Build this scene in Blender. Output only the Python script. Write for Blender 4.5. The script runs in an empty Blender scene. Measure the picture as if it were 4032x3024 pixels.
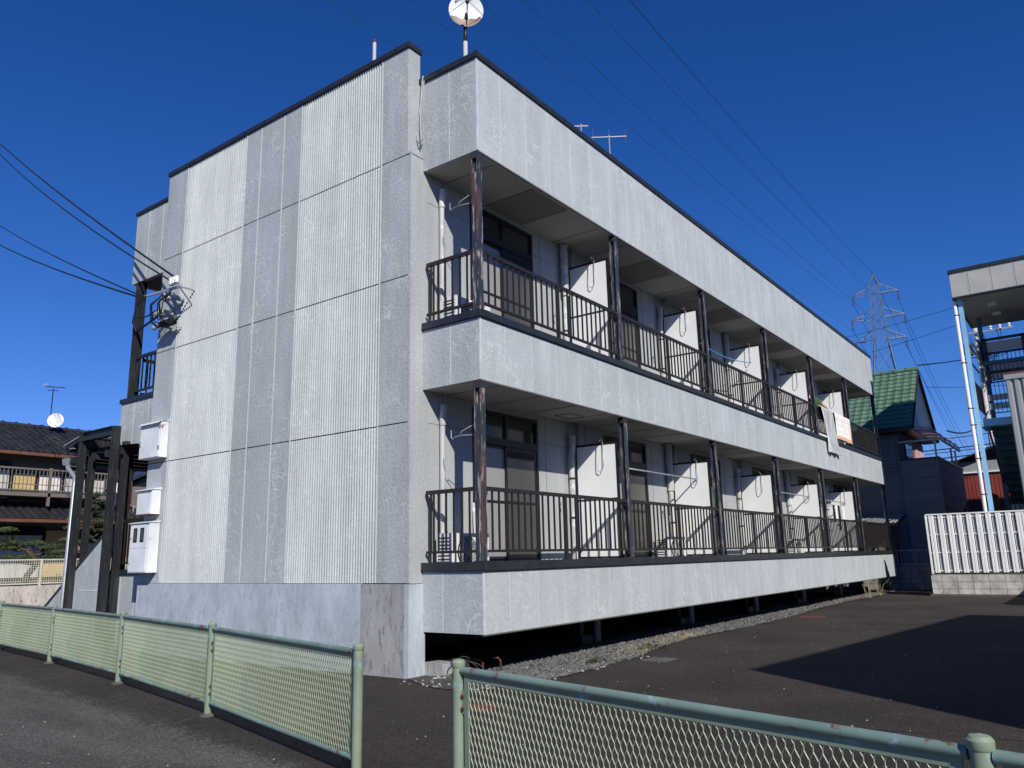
import bpy, bmesh, math, random
from mathutils import Vector, Matrix, noise as mnoise
random.seed(7)
C = bpy.context.scene.collection
R = math.radians
sc = bpy.context.scene

# ------------------------------------------------------------------ camera
SX0, SD, BAY = 0.2345, 0.9709, 3.6024
CAM = (-7.0877, -6.8661, 1.36)
def _cam_matrix():
    yaw = R(38) - 0.0259221; pitch = R(14) - 0.0269993; roll = -0.0228046
    F = Vector((math.cos(pitch)*math.cos(yaw), math.cos(pitch)*math.sin(yaw), math.sin(pitch)))
    Rt = Vector((math.sin(yaw), -math.cos(yaw), 0)); U = Rt.cross(F)
    c, s = math.cos(roll), math.sin(roll)
    R2 = c*Rt + s*U; U2 = -s*Rt + c*U
    return Matrix(((R2.x, U2.x, -F.x, CAM[0]), (R2.y, U2.y, -F.y, CAM[1]), (R2.z, U2.z, -F.z, CAM[2]), (0, 0, 0, 1)))
cd = bpy.data.cameras.new('camera'); cam = bpy.data.objects.new('camera', cd); C.objects.link(cam)
cam.matrix_world = _cam_matrix()
cd.sensor_width = 36; cd.sensor_fit = 'HORIZONTAL'; cd.lens = 3102.1/4032*36; cd.clip_end = 3000; cd.clip_start = 0.05
sc.camera = cam

# ------------------------------------------------------------------ light
SUN_EL = 35.2; SUN_AZ = -126.0          # azimuth of the direction TO the sun, from +x
w = bpy.data.worlds.new('World'); sc.world = w; w.use_nodes = True
nt = w.node_tree; nt.nodes.clear()
sky = nt.nodes.new('ShaderNodeTexSky'); sky.sky_type = 'NISHITA'; sky.sun_disc = False
sky.sun_elevation = R(SUN_EL); sky.sun_rotation = R(90 - SUN_AZ)
sky.air_density = 1.0; sky.dust_density = 0.2; sky.ozone_density = 4.5; sky.altitude = 300
bgn = nt.nodes.new('ShaderNodeBackground'); bgn.inputs[1].default_value = 0.07
ow = nt.nodes.new('ShaderNodeOutputWorld')
# deep, saturated late-autumn blue: a per-channel curve on the physical sky
sep = nt.nodes.new('ShaderNodeSeparateColor'); cmb = nt.nodes.new('ShaderNodeCombineColor'); nt.links.new(sky.outputs[0], sep.inputs[0])
for ch, (gn_, ex_, cap_) in enumerate(((1.62, 1.66, .18), (1.10, 1.19, .39), (1.76, 1.12, .95))):
    a_ = nt.nodes.new('ShaderNodeMath'); a_.operation = 'MULTIPLY'; a_.inputs[1].default_value = .07; nt.links.new(sep.outputs[ch], a_.inputs[0])
    p_ = nt.nodes.new('ShaderNodeMath'); p_.operation = 'POWER'; p_.inputs[1].default_value = ex_; nt.links.new(a_.outputs[0], p_.inputs[0])
    g_ = nt.nodes.new('ShaderNodeMath'); g_.operation = 'MULTIPLY'; g_.inputs[1].default_value = gn_; nt.links.new(p_.outputs[0], g_.inputs[0])
    c_ = nt.nodes.new('ShaderNodeMath'); c_.operation = 'MINIMUM'; c_.inputs[1].default_value = cap_; nt.links.new(g_.outputs[0], c_.inputs[0])
    k_ = nt.nodes.new('ShaderNodeMath'); k_.operation = 'MULTIPLY'; k_.inputs[1].default_value = 10; nt.links.new(c_.outputs[0], k_.inputs[0])
    nt.links.new(k_.outputs[0], cmb.inputs[ch])
bgn.inputs[1].default_value = 0.1
nt.links.new(cmb.outputs[0], bgn.inputs[0]); nt.links.new(bgn.outputs[0], ow.inputs[0])
sl = bpy.data.lights.new('sun', 'SUN'); sl.energy = 5.0; sl.angle = R(0.5); sl.color = (1.0, 0.965, 0.91)
so = bpy.data.objects.new('sun', sl); C.objects.link(so)
sd = Vector((math.cos(R(SUN_EL))*math.cos(R(SUN_AZ)), math.cos(R(SUN_EL))*math.sin(R(SUN_AZ)), math.sin(R(SUN_EL))))
so.rotation_euler = sd.to_track_quat('Z', 'Y').to_euler(); so.location = (-10, -14, 20)
sc.view_settings.view_transform = 'Standard'; sc.view_settings.look = 'None'
sc.view_settings.exposure = 0.0; sc.view_settings.gamma = 1.0; sc.view_settings.use_curve_mapping = False

# ------------------------------------------------------------------ helpers
class MB:
    def __init__(s): s.v = []; s.f = []
    def quad(s, a, b, c, d):
        n = len(s.v); s.v += [tuple(a), tuple(b), tuple(c), tuple(d)]; s.f.append((n, n+1, n+2, n+3)); return s
    def box(s, x0, x1, y0, y1, z0, z1):
        if x1 < x0: x0, x1 = x1, x0
        if y1 < y0: y0, y1 = y1, y0
        if z1 < z0: z0, z1 = z1, z0
        n = len(s.v)
        s.v += [(x0,y0,z0),(x1,y0,z0),(x1,y1,z0),(x0,y1,z0),(x0,y0,z1),(x1,y0,z1),(x1,y1,z1),(x0,y1,z1)]
        for q in ((0,3,2,1),(4,5,6,7),(0,1,5,4),(1,2,6,5),(2,3,7,6),(3,0,4,7)): s.f.append(tuple(n+i for i in q))
        return s
    def bar(s, a, b, w, d, up=(0,0,1)):
        a = Vector(a); b = Vector(b); t = (b-a).normalized(); up = Vector(up)
        if abs(t.dot(up)) > .99: up = Vector((1,0,0))
        u = t.cross(up).normalized(); v = u.cross(t).normalized(); n = len(s.v)
        for p in (a, b):
            for (i, j) in ((-1,-1),(1,-1),(1,1),(-1,1)): s.v.append(tuple(p + u*(i*w/2) + v*(j*d/2)))
        for q in ((3,2,1,0),(4,5,6,7),(0,1,5,4),(1,2,6,5),(2,3,7,6),(3,0,4,7)): s.f.append(tuple(n+i for i in q))
        return s
    def tube(s, pts, r, seg=8, cap=True):
        pts = [Vector(p) for p in pts]; rs = r if isinstance(r, (list, tuple)) else [r]*len(pts)
        n = len(s.v); pu = None
        for i, p in enumerate(pts):
            t = (pts[min(i+1, len(pts)-1)] - pts[max(i-1, 0)])
            if t.length < 1e-9: t = Vector((0,0,1))
            t.normalize()
            if pu is None:
                u = t.orthogonal().normalized()
            else:
                u = (pu - t*pu.dot(t))
                u = u.normalized() if u.length > 1e-6 else t.orthogonal().normalized()
            pu = u; v = t.cross(u)
            for k in range(seg):
                a = 2*math.pi*k/seg; s.v.append(tuple(p + (u*math.cos(a) + v*math.sin(a))*rs[i]))
        for i in range(len(pts)-1):
            for k in range(seg):
                a = n+i*seg+k; b = n+i*seg+(k+1) % seg; s.f.append((a, b, b+seg, a+seg))
        if cap:
            s.f.append(tuple(n+k for k in range(seg))[::-1]); m = n+(len(pts)-1)*seg; s.f.append(tuple(m+k for k in range(seg)))
        return s
    def prism(s, poly, ax, c0, c1):
        """poly: 2-D points; ax: 'x','y','z' axis of extrusion"""
        def P(p, c):
            return {'x': (c, p[0], p[1]), 'y': (p[0], c, p[1]), 'z': (p[0], p[1], c)}[ax]
        n = len(s.v); m = len(poly)
        s.v += [P(p, c0) for p in poly] + [P(p, c1) for p in poly]
        s.f.append(tuple(range(n, n+m))); s.f.append(tuple(range(n+2*m-1, n+m-1, -1)))
        for i in range(m): j = (i+1) % m; s.f.append((n+i, n+m+i, n+m+j, n+j))
        return s
    def lathe(s, prof, o, axis=(0,0,1), seg=24):
        axis = Vector(axis).normalized(); u = axis.orthogonal().normalized(); v = axis.cross(u); o = Vector(o); n = len(s.v)
        for (r, h) in prof:
            for k in range(seg):
                a = 2*math.pi*k/seg; s.v.append(tuple(o + axis*h + (u*math.cos(a)+v*math.sin(a))*r))
        for i in range(len(prof)-1):
            for k in range(seg):
                a = n+i*seg+k; b = n+i*seg+(k+1) % seg; s.f.append((a, b, b+seg, a+seg))
        return s
    def pieces(s):
        """face groups that stand far apart (gap over half the larger one's size)"""
        par = list(range(len(s.v)))
        def fd(i):
            while par[i] != i: par[i] = par[par[i]]; i = par[i]
            return i
        for f in s.f:
            r0 = fd(f[0])
            for j in f[1:]: par[fd(j)] = r0
        isl = {}
        for f in s.f: isl.setdefault(fd(f[0]), []).append(f)
        if len(isl) < 2 or len(isl) > 60: return None
        bb_ = []
        for fs in isl.values():
            P = [s.v[i] for f in fs for i in f]; bb_.append(([min(p[k] for p in P) for k in range(3)], [max(p[k] for p in P) for k in range(3)]))
        n = len(bb_); g_ = list(range(n))
        dg = [math.dist(*b) for b in bb_]
        def gf(i):
            while g_[i] != i: i = g_[i]
            return i
        for i in range(n):
            for j in range(i):
                gap = math.sqrt(sum(max(0, bb_[i][0][k]-bb_[j][1][k], bb_[j][0][k]-bb_[i][1][k])**2 for k in range(3)))
                if gap < .5*max(dg[i], dg[j]): g_[gf(i)] = gf(j)
        out = {}
        for i, fs in enumerate(isl.values()): out.setdefault(gf(i), []).extend(fs)
        return list(out.values()) if len(out) > 1 else None
    def build(s, name, mat, parent=None, loc=None, smooth=False, auto=None):
        if parent is not None and len(s.v) < 3000:
            ps = s.pieces()
            if ps:
                first = None
                for fs in ps:
                    ids = sorted({i for f in fs for i in f}); mp_ = {i: k for k, i in enumerate(ids)}
                    q = MB(); q.v = [s.v[i] for i in ids]; q.f = [tuple(mp_[i] for i in f) for f in fs]
                    o = q.build(name, mat, parent, loc, smooth, auto); first = first or o
                return first
        off = Vector((0,0,0)); q = parent
        while q is not None: off = off + q.location; q = q.parent
        l = Vector(loc) if loc is not None else Vector((0,0,0))
        off = off + l
        me = bpy.data.meshes.new(name)
        me.from_pydata([tuple(Vector(v)-off) for v in s.v], [], s.f)
        bm = bmesh.new(); bm.from_mesh(me); bmesh.ops.recalc_face_normals(bm, faces=bm.faces); bm.to_mesh(me); bm.free()
        if smooth:
            me.polygons.foreach_set('use_smooth', [True]*len(me.polygons))
            if auto: me.set_sharp_from_angle(angle=R(auto))
        for m_ in (mat if isinstance(mat, list) else [mat]): me.materials.append(m_)
        o = bpy.data.objects.new(name, me); C.objects.link(o); o.location = l
        if parent is not None: o.parent = parent
        return o
def tag(o, label=None, cat=None, group=None, kind=None):
    if label: o['label'] = label
    if cat: o['category'] = cat
    if group: o['group'] = group
    if kind: o['kind'] = kind
    return o
def thing(name, loc, label, cat, group=None):
    o = bpy.data.objects.new(name, None); C.objects.link(o); o.location = loc; o.empty_display_size = .2
    return tag(o, label, cat, group)
def copy_tree(o, parent=None):
    c = o.copy(); C.objects.link(c); c.parent = parent
    for ch in list(o.children): copy_tree(ch, c)
    return c

# ------------------------------------------------------------------ materials
def N(nt, t, **kw):
    n = nt.nodes.new(t)
    for k, v in kw.items():
        if k == 'inp':
            for a, b in v.items(): n.inputs[a].default_value = b
        else: setattr(n, k, v)
    return n
def newmat(name, rough=.7, metal=0., spec=.3):
    m = bpy.data.materials.new(name); m.use_nodes = True; t = m.node_tree
    b = t.nodes['Principled BSDF']; b.inputs['Roughness'].default_value = rough; b.inputs['Metallic'].default_value = metal
    b.inputs['Specular IOR Level'].default_value = spec
    return m, t, b
def coords(t, scale=(1,1,1)):
    tc = N(t, 'ShaderNodeTexCoord'); mp = N(t, 'ShaderNodeMapping'); mp.inputs['Scale'].default_value = scale
    t.links.new(tc.outputs['Object'], mp.inputs[0]); return mp.outputs[0]
def noise(t, vec, scale, detail=4, rough=.55):
    n = N(t, 'ShaderNodeTexNoise'); n.inputs['Scale'].default_value = scale; n.inputs['Detail'].default_value = detail
    n.inputs['Roughness'].default_value = rough; t.links.new(vec, n.inputs['Vector']); return n.outputs['Fac']
def ramp(t, fac, stops):
    r = N(t, 'ShaderNodeValToRGB'); e = r.color_ramp.elements
    while len(e) < len(stops): e.new(.5)
    for k, (p, c) in enumerate(stops):
        e[k].position = p; e[k].color = (c, c, c, 1) if isinstance(c, (int, float)) else (*c, 1)
    t.links.new(fac, r.inputs[0]); return r.outputs[0]
def mix(t, fac, a, b, mode='MIX'):
    m = N(t, 'ShaderNodeMix', data_type='RGBA', blend_type=mode)
    for i, x in ((0, fac), (6, a), (7, b)):
        if isinstance(x, (int, float)) and i == 0: m.inputs[0].default_value = x
        elif isinstance(x, tuple): m.inputs[i].default_value = (*x, 1)
        else: t.links.new(x, m.inputs[i])
    return m.outputs[2]
def math_(t, op, a, b=0.):
    m = N(t, 'ShaderNodeMath', operation=op)
    for i, x in enumerate((a, b)):
        if isinstance(x, (int, float)): m.inputs[i].default_value = x
        else: t.links.new(x, m.inputs[i])
    return m.outputs[0]
def bump(t, b, h, strength=.3, dist=.01):
    n = N(t, 'ShaderNodeBump'); n.inputs['Strength'].default_value = strength; n.inputs['Distance'].default_value = dist
    t.links.new(h, n.inputs['Height']); t.links.new(n.outputs[0], b.inputs['Normal'])
def plain(name, col, rough=.6, metal=0., spec=.3, var=.12, vs=6., bs=0., bsc=40., stretch=(1,1,1)):
    m, t, b = newmat(name, rough, metal, spec); v = coords(t, stretch)
    f = ramp(t, noise(t, v, vs), [(.3, 1-var), (.7, 1+var)])
    t.links.new(mix(t, 1., tuple(col), f, 'MULTIPLY'), b.inputs['Base Color'])
    if bs: bump(t, b, noise(t, v, bsc), bs)
    return m
def siding_mat(name, col, crack=.55, bumpk=.55, light=(.72,.72,.69), streak=.10):
    """painted cement siding: orange-peel relief, patched hairline cracks, faint rain streaks"""
    m, t, b = newmat(name, .75, 0, .25); v = coords(t)
    n1 = noise(t, v, 1.1, 5); n2 = noise(t, coords(t, (3, 3, .35)), 1.6, 4)
    base = mix(t, 1., tuple(col), ramp(t, n1, [(.3, .93), (.7, 1.07)]), 'MULTIPLY')
    base = mix(t, 1., base, ramp(t, n2, [(.3, 1-streak), (.7, 1+streak)]), 'MULTIPLY')
    # distorted voronoi edges = caulked cracks
    nv = N(t, 'ShaderNodeTexNoise'); nv.inputs['Scale'].default_value = 3.5; nv.inputs['Detail'].default_value = 5; t.links.new(v, nv.inputs['Vector'])
    va = N(t, 'ShaderNodeVectorMath', operation='MULTIPLY_ADD'); t.links.new(nv.outputs['Color'], va.inputs[0]); va.inputs[1].default_value = (.42,.42,.42)
    t.links.new(coords(t, (1, 1, 1.35)), va.inputs[2])
    vo = N(t, 'ShaderNodeTexVoronoi', feature='DISTANCE_TO_EDGE'); vo.inputs['Scale'].default_value = 5.2; t.links.new(va.outputs[0], vo.inputs['Vector'])
    line = ramp(t, vo.outputs['Distance'], [(.0, 1.), (.085, 0.)])
    msk = ramp(t, noise(t, v, 1.7, 3), [(.46, 0.), (.66, 1.)])
    msk2 = ramp(t, noise(t, v, 14, 3), [(.35, .15), (.6, 1.)])
    fac = math_(t, 'MULTIPLY', math_(t, 'MULTIPLY', line, msk), math_(t, 'MULTIPLY', msk2, crack))
    base = mix(t, fac, base, tuple(light))
    fn = noise(t, v, 26, 3, .6)
    base = mix(t, 1., base, ramp(t, fn, [(.35, .93), (.65, 1.06)]), 'MULTIPLY')
    t.links.new(base, b.inputs['Base Color'])
    bump(t, b, fn, bumpk, .012)
    return m
def concrete_mat(name, col, brown=.5):
    m, t, b = newmat(name, .85, 0, .2); v = coords(t)
    s = noise(t, coords(t, (2.2, 2.2, 1.1)), 1.2, 8, .68)
    base = mix(t, ramp(t, s, [(.38, 0.), (.66, 1.)]), tuple(col), tuple(c*1.35 for c in col))
    d = ramp(t, noise(t, coords(t, (7, 7, 2.2)), 2.3, 8, .75), [(.54, 0.), (.60, 1.)])
    base = mix(t, math_(t, 'MULTIPLY', d, brown), base, (.19, .175, .155))
    base = mix(t, math_(t, 'MULTIPLY', ramp(t, noise(t, v, 9, 5, .7), [(.62, 0.), (.7, 1.)]), .6), base, (.42, .44, .45))
    t.links.new(base, b.inputs['Base Color']); bump(t, b, noise(t, v, 34, 5), .35, .01); return m
def steel_mat(name, col=(.028,.032,.038), rust=.55, pale=.4, rough=.42):
    m, t, b = newmat(name, rough, 0, .5); v = coords(t, (14, 14, 1.6))
    a = noise(t, v, 1.0, 6, .65); c_ = noise(t, coords(t, (22, 22, 2.2)), 1.3, 6, .7)
    base = mix(t, math_(t, 'MULTIPLY', ramp(t, a, [(.52, 0.), (.57, 1.)]), rust), tuple(col), (.12, .058, .042))
    base = mix(t, math_(t, 'MULTIPLY', ramp(t, c_, [(.55, 0.), (.61, 1.)]), pale), base, (.40, .36, .31))
    t.links.new(base, b.inputs['Base Color']); bump(t, b, a, .15, .004); return m
def paint_rust(name, col, rustk=.8, sc_=3., chip=(.30,.52,.60), chipk=.5, thr=.62):
    m, t, b = newmat(name, .45, 0, .45); v = coords(t)
    a = noise(t, v, sc_*3, 7, .68)
    base = mix(t, 1., tuple(col), ramp(t, noise(t, v, sc_, 4), [(.3, .82), (.7, 1.18)]), 'MULTIPLY')
    base = mix(t, math_(t, 'MULTIPLY', ramp(t, noise(t, v, sc_*2.3, 5), [(.60, 0.), (.63, 1.)]), chipk), base, tuple(chip))
    base = mix(t, math_(t, 'MULTIPLY', ramp(t, a, [(thr, 0.), (thr+.04, 1.)]), rustk), base, (.17, .055, .03))
    t.links.new(base, b.inputs['Base Color']); return m
def asphalt_mat(name, col, speck=.5, worn=.25, far=None):
    m, t, b = newmat(name, .9, 0, .12); v = coords(t)
    base = mix(t, 1., tuple(col), ramp(t, noise(t, v, .55, 6, .6), [(.3, 1-worn), (.7, 1+worn)]), 'MULTIPLY')
    if far:      # the carriageway is paler and more worn away from the fence, with a ragged gravelly edge
        tc = N(t, 'ShaderNodeTexCoord'); sp_ = N(t, 'ShaderNodeSeparateXYZ'); t.links.new(tc.outputs['Object'], sp_.inputs[0])
        line = math_(t, 'ADD', math_(t, 'MULTIPLY', math_(t, 'SUBTRACT', 4.94, sp_.outputs['Y']), -.135), -2.38)
        dd = math_(t, 'SUBTRACT', line, sp_.outputs['X'])
        dd = math_(t, 'ADD', dd, math_(t, 'MULTIPLY', math_(t, 'SUBTRACT', noise(t, v, 2.2, 6, .65), .5), .55))
        k1 = ramp(t, dd, [(.0, 0.), (.16, 1.)]); k2 = ramp(t, math_(t, 'ABSOLUTE', math_(t, 'SUBTRACT', dd, .06)), [(.0, 1.), (.22, 0.)])
        wide = ramp(t, noise(t, coords(t, (.9, .22, 1)), 1.1, 4), [(.35, .62), (.65, 1.15)])
        base = mix(t, math_(t, 'MULTIPLY', k1, .85), base, tuple(far)); base = mix(t, k1, base, mix(t, 1., base, wide, 'MULTIPLY'))
        base = mix(t, math_(t, 'MULTIPLY', k2, math_(t, 'MULTIPLY', ramp(t, noise(t, v, 30, 4, .7), [(.45, 0.), (.62, 1.)]), .75)), base, (.17, .16, .145))
    base = mix(t, 1., base, ramp(t, noise(t, coords(t, (1, 1, 1)), 11, 4, .6), [(.3, .82), (.7, 1.2)]), 'MULTIPLY')
    f = noise(t, v, 52, 5, .8)
    base = mix(t, 1., base, ramp(t, f, [(.36, .35), (.5, .95), (.66, 2.1)]), 'MULTIPLY')
    vo = N(t, 'ShaderNodeTexVoronoi'); vo.inputs['Scale'].default_value = 34; t.links.new(v, vo.inputs['Vector'])
    sp = ramp(t, vo.outputs['Distance'], [(.12, 1.), (.2, 0.)])
    sp = math_(t, 'MULTIPLY', sp, ramp(t, noise(t, v, 9, 3), [(.50, 0.), (.62, 1.)]))
    base = mix(t, math_(t, 'MULTIPLY', sp, speck), base, (.36, .34, .30))
    t.links.new(base, b.inputs['Base Color']); bump(t, b, f, .7, .012); return m
def block_mat(name, col, mortar, bw, bh, off=.5, axis='x'):
    m, t, b = newmat(name, .9, 0, .2); tc = N(t, 'ShaderNodeTexCoord'); sp = N(t, 'ShaderNodeSeparateXYZ'); cb = N(t, 'ShaderNodeCombineXYZ')
    t.links.new(tc.outputs['Object'], sp.inputs[0]); t.links.new(sp.outputs['Y' if axis == 'x' else 'X'], cb.inputs[0]); t.links.new(sp.outputs['Z'], cb.inputs[1])
    br = N(t, 'ShaderNodeTexBrick'); br.offset = off
    for k, x in (('Scale', 1.), ('Mortar Size', .008), ('Brick Width', bw), ('Row Height', bh), ('Mortar Smooth', .3)): br.inputs[k].default_value = x
    br.inputs['Color1'].default_value = (*col, 1); br.inputs['Color2'].default_value = (*[c*.86 for c in col], 1); br.inputs['Mortar'].default_value = (*mortar, 1)
    t.links.new(cb.outputs[0], br.inputs['Vector'])
    st = ramp(t, noise(t, coords(t, (2, 2, 1.2)), 2.2, 6, .65), [(.35, .62), (.6, 1.1)])
    t.links.new(mix(t, 1., br.outputs['Color'], st, 'MULTIPLY'), b.inputs['Base Color'])
    inv = math_(t, 'SUBTRACT', 1., br.outputs['Fac']); bump(t, b, inv, .8, .01); return m
def glass_mat(name, col, rough=.06, spec=.5):
    m, t, b = newmat(name, rough, 0, spec); b.inputs['Base Color'].default_value = (*col, 1); return m

M = {}
M['siding'] = siding_mat('siding_paint', (.385, .412, .412), .65)
M['facade'] = siding_mat('facade_paint', (.435, .458, .458), .6, .28, (.66, .69, .67), .08)
M['rearwall'] = siding_mat('rear_wall_paint', (.40, .41, .40), .2, .4, (.6, .6, .57), .08)
M['rib'] = siding_mat('rib_sunlit_paint', (.455, .478, .472), .45, .12, (.70, .72, .69), .1)  # crests coloured paler than the boards, standing in for sun on the ribs
M['caulk'] = plain('caulk', (.56, .58, .58), .6)
M['gap'] = plain('joint_gap', (.03, .03, .04), .9)
M['concrete'] = concrete_mat('painted_concrete', (.36, .40, .425), .3)
M['patched'] = concrete_mat('bare_patched_concrete', (.285, .28, .268), .8)
M['coping'] = plain('black_coping', (.022, .024, .027), .38, 0, .5, .3, 5)
M['soffit'] = plain('soffit_board', (.40, .39, .355), .8, 0, .2, .08, 2)
M['soffit_hole'] = plain('perforated_board', (.25, .24, .22), .85, 0, .2, .2, 60)
M['seam_dark'] = plain('seam_dark', (.13, .125, .115), .9)
M['steel'] = steel_mat('weathered_steel', col=(.035,.044,.056), rust=.05, pale=.7)
M['steel_rusty'] = steel_mat('rusty_steel', col=(.03,.036,.045), rust=.7, pale=1.)
M['steel_dark'] = steel_mat('dark_steel', col=(.018,.020,.022), rust=.03, pale=.08)
M['rail'] = plain('bronze_aluminium', (.030, .025, .022), .42, .3, .5, .15, 8)
M['deck'] = plain('deck_grey', (.10, .10, .095), .85)
M['board'] = plain('partition_board', (.80, .80, .77), .7, 0, .3, .03, 3)
M['frame'] = plain('window_frame', (.016, .014, .013), .4, .2, .5, .1)
M['glass_dark'] = glass_mat('dark_glass', (.05, .048, .04), .08)
M['glass_frost'] = plain('frosted_glass', (.30, .29, .265), .35, 0, .5, .04, 3)
M['glass_pattern'] = plain('wired_glass', (.065, .062, .050), .12, 0, .8, .15, 40, .15, 90)
M['pvc'] = paint_rust('pipe_paint', (.46, .45, .43), .0, 2., (.75, .74, .70), .6)
M['white_paint'] = paint_rust('white_box_paint', (.74, .75, .74), .85, 1.3, (.66, .66, .62), .3, .625)
M['ac_white'] = plain('ac_white', (.72, .71, .66), .5, 0, .4, .04)
M['ac_dark'] = plain('ac_dark', (.04, .04, .042), .6)
M['rope_blue'] = plain('rope_blue', (.10, .33, .68), .6)
M['wire'] = plain('wire_black', (.012, .013, .016), .5)
M['wire_far'] = plain('far_wire', (.05, .09, .17), .6)
M['galv'] = plain('galvanised', (.42, .43, .44), .45, .5, .5, .12)
M['pylon'] = plain('pylon_steel', (.15, .175, .195), .5, .1, .5, .15, 1)
M['pylon_dark'] = plain('pylon_dark', (.08, .09, .10), .6)
M['porcelain'] = plain('porcelain', (.75, .75, .73), .25, 0, .6, .04)
M['asphalt'] = asphalt_mat('parking_asphalt', (.047, .040, .035), .45, .3)
M['street'] = asphalt_mat('street_asphalt', (.047, .041, .036), .5, .2, (.118, .110, .098))
M['kerb'] = concrete_mat('gutter_concrete', (.085, .08, .072), .3)
M['gravel_bed'] = asphalt_mat('gravel_bed', (.075, .070, .060), .9, .3)
M['stone'] = plain('stone_grey', (.105, .103, .098), .85, 0, .3, .75, 22)
M['stone_white'] = plain('stone_white', (.34, .32, .29), .8, 0, .3, .25, 9)
M['fence_green'] = paint_rust('faded_green_paint', (.215, .265, .18), .95, 2.2, (.22, .48, .55), .6, .66)
M['fence_rail'] = paint_rust('weathered_rail_paint', (.17, .245, .205), .95, 3.0, (.26, .42, .45), .7, .575)
M['mesh_green'] = paint_rust('mesh_paint', (.33, .375, .265), .25, 1.2, (.22, .31, .25), .5, .64)
M['block'] = block_mat('concrete_block', (.50, .48, .44), (.18, .17, .15), .40, .20, 0.)
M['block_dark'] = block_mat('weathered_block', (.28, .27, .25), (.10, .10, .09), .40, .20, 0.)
M['louver'] = plain('louver_white', (.78, .77, .74), .5, 0, .4, .06, 2)
M['louver_back'] = plain('louver_grey', (.34, .34, .35), .6)
M['rooftile_black'] = plain('black_tile', (.030, .030, .033), .38, 0, .5, .35, 2.2)
M['rooftile_green'] = plain('green_tile', (.10, .175, .115), .45, 0, .4, .22, 2.5)
M['brown_wall'] = plain('brown_wall', (.165, .14, .115), .8)
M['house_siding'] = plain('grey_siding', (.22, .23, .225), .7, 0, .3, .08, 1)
M['groove'] = plain('siding_groove', (.10, .115, .125), .8)
M['purple'] = None
M['copper'] = plain('copper_gutter', (.26, .115, .075), .45, .2, .5, .15)
M['curtain'] = plain('curtain', (.50, .49, .44), .9, 0, .1, .35, 4, 0, 40, (9, 9, .3))
M['shutter_ochre'] = plain('ochre_panel', (.56, .40, .19), .7)
M['panel_white'] = plain('white_panel', (.78, .70, .64), .7)
M['blue_paint'] = paint_rust('sky_blue_paint', (.26, .50, .70), .45, .9, (.5, .55, .6), .15, .68)
M['blue_dark'] = plain('stair_blue', (.055, .12, .155), .6)
M['red_siding'] = plain('red_siding', (.20, .035, .025), .6, 0, .4, .12, 1)
M['foliage'] = plain('pine_needles', (.060, .085, .030), .8, 0, .2, .45, 4)
M['foliage2'] = plain('clipped_needles', (.072, .092, .040), .8, 0, .2, .45, 4)
M['bark'] = plain('bark', (.10, .075, .05), .9, 0, .1, .3, 8)
M['mesh_green2'] = paint_rust('mesh_paint_darker', (.245, .285, .195), .3, .9, (.19, .28, .21), .6, .66)
M['cream'] = plain('cream_mesh', (.62, .60, .48), .5, .1)
M['stained_wall'] = concrete_mat('stained_retaining_wall', (.46, .41, .36), .8)
M['weed_dry'] = plain('dry_stalk', (.42, .33, .19), .9)
M['weed'] = plain('weed_green', (.065, .078, .035), .8)
M['rust_lid'] = plain('rusty_lid', (.12, .045, .03), .8, 0, .2, .3, 12)
M['insul'] = plain('insulator', (.33, .35, .36), .4)
M['sheet_grey'] = plain('sheet_metal', (.33, .34, .34), .5, .2, .4, .1, 1, 0, 40, (1, 1, .3))
M['dish_white'] = paint_rust('dish_white', (.78, .78, .76), .0, 2)
M['text_grey'] = plain('text_grey', (.10, .10, .11), .7)
def trans_mat(name, col, alpha):
    m = bpy.data.materials.new(name); m.use_nodes = True; t = m.node_tree; t.nodes.clear()
    o = N(t, 'ShaderNodeOutputMaterial'); a = N(t, 'ShaderNodeBsdfTransparent'); a.inputs[0].default_value = (*col, 1)
    b = N(t, 'ShaderNodeBsdfPrincipled'); b.inputs['Base Color'].default_value = (*[c*.5 for c in col], 1); b.inputs['Roughness'].default_value = .2
    x = N(t, 'ShaderNodeMixShader'); x.inputs[0].default_value = alpha
    t.links.new(a.outputs[0], x.inputs[1]); t.links.new(b.outputs[0], x.inputs[2]); t.links.new(x.outputs[0], o.inputs[0]); return m
M['purple'] = trans_mat('purple_polycarbonate', (.86, .55, .63), .22)
M['clear_poly'] = trans_mat('clear_polycarbonate', (.95, .95, .92), .75)

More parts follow.
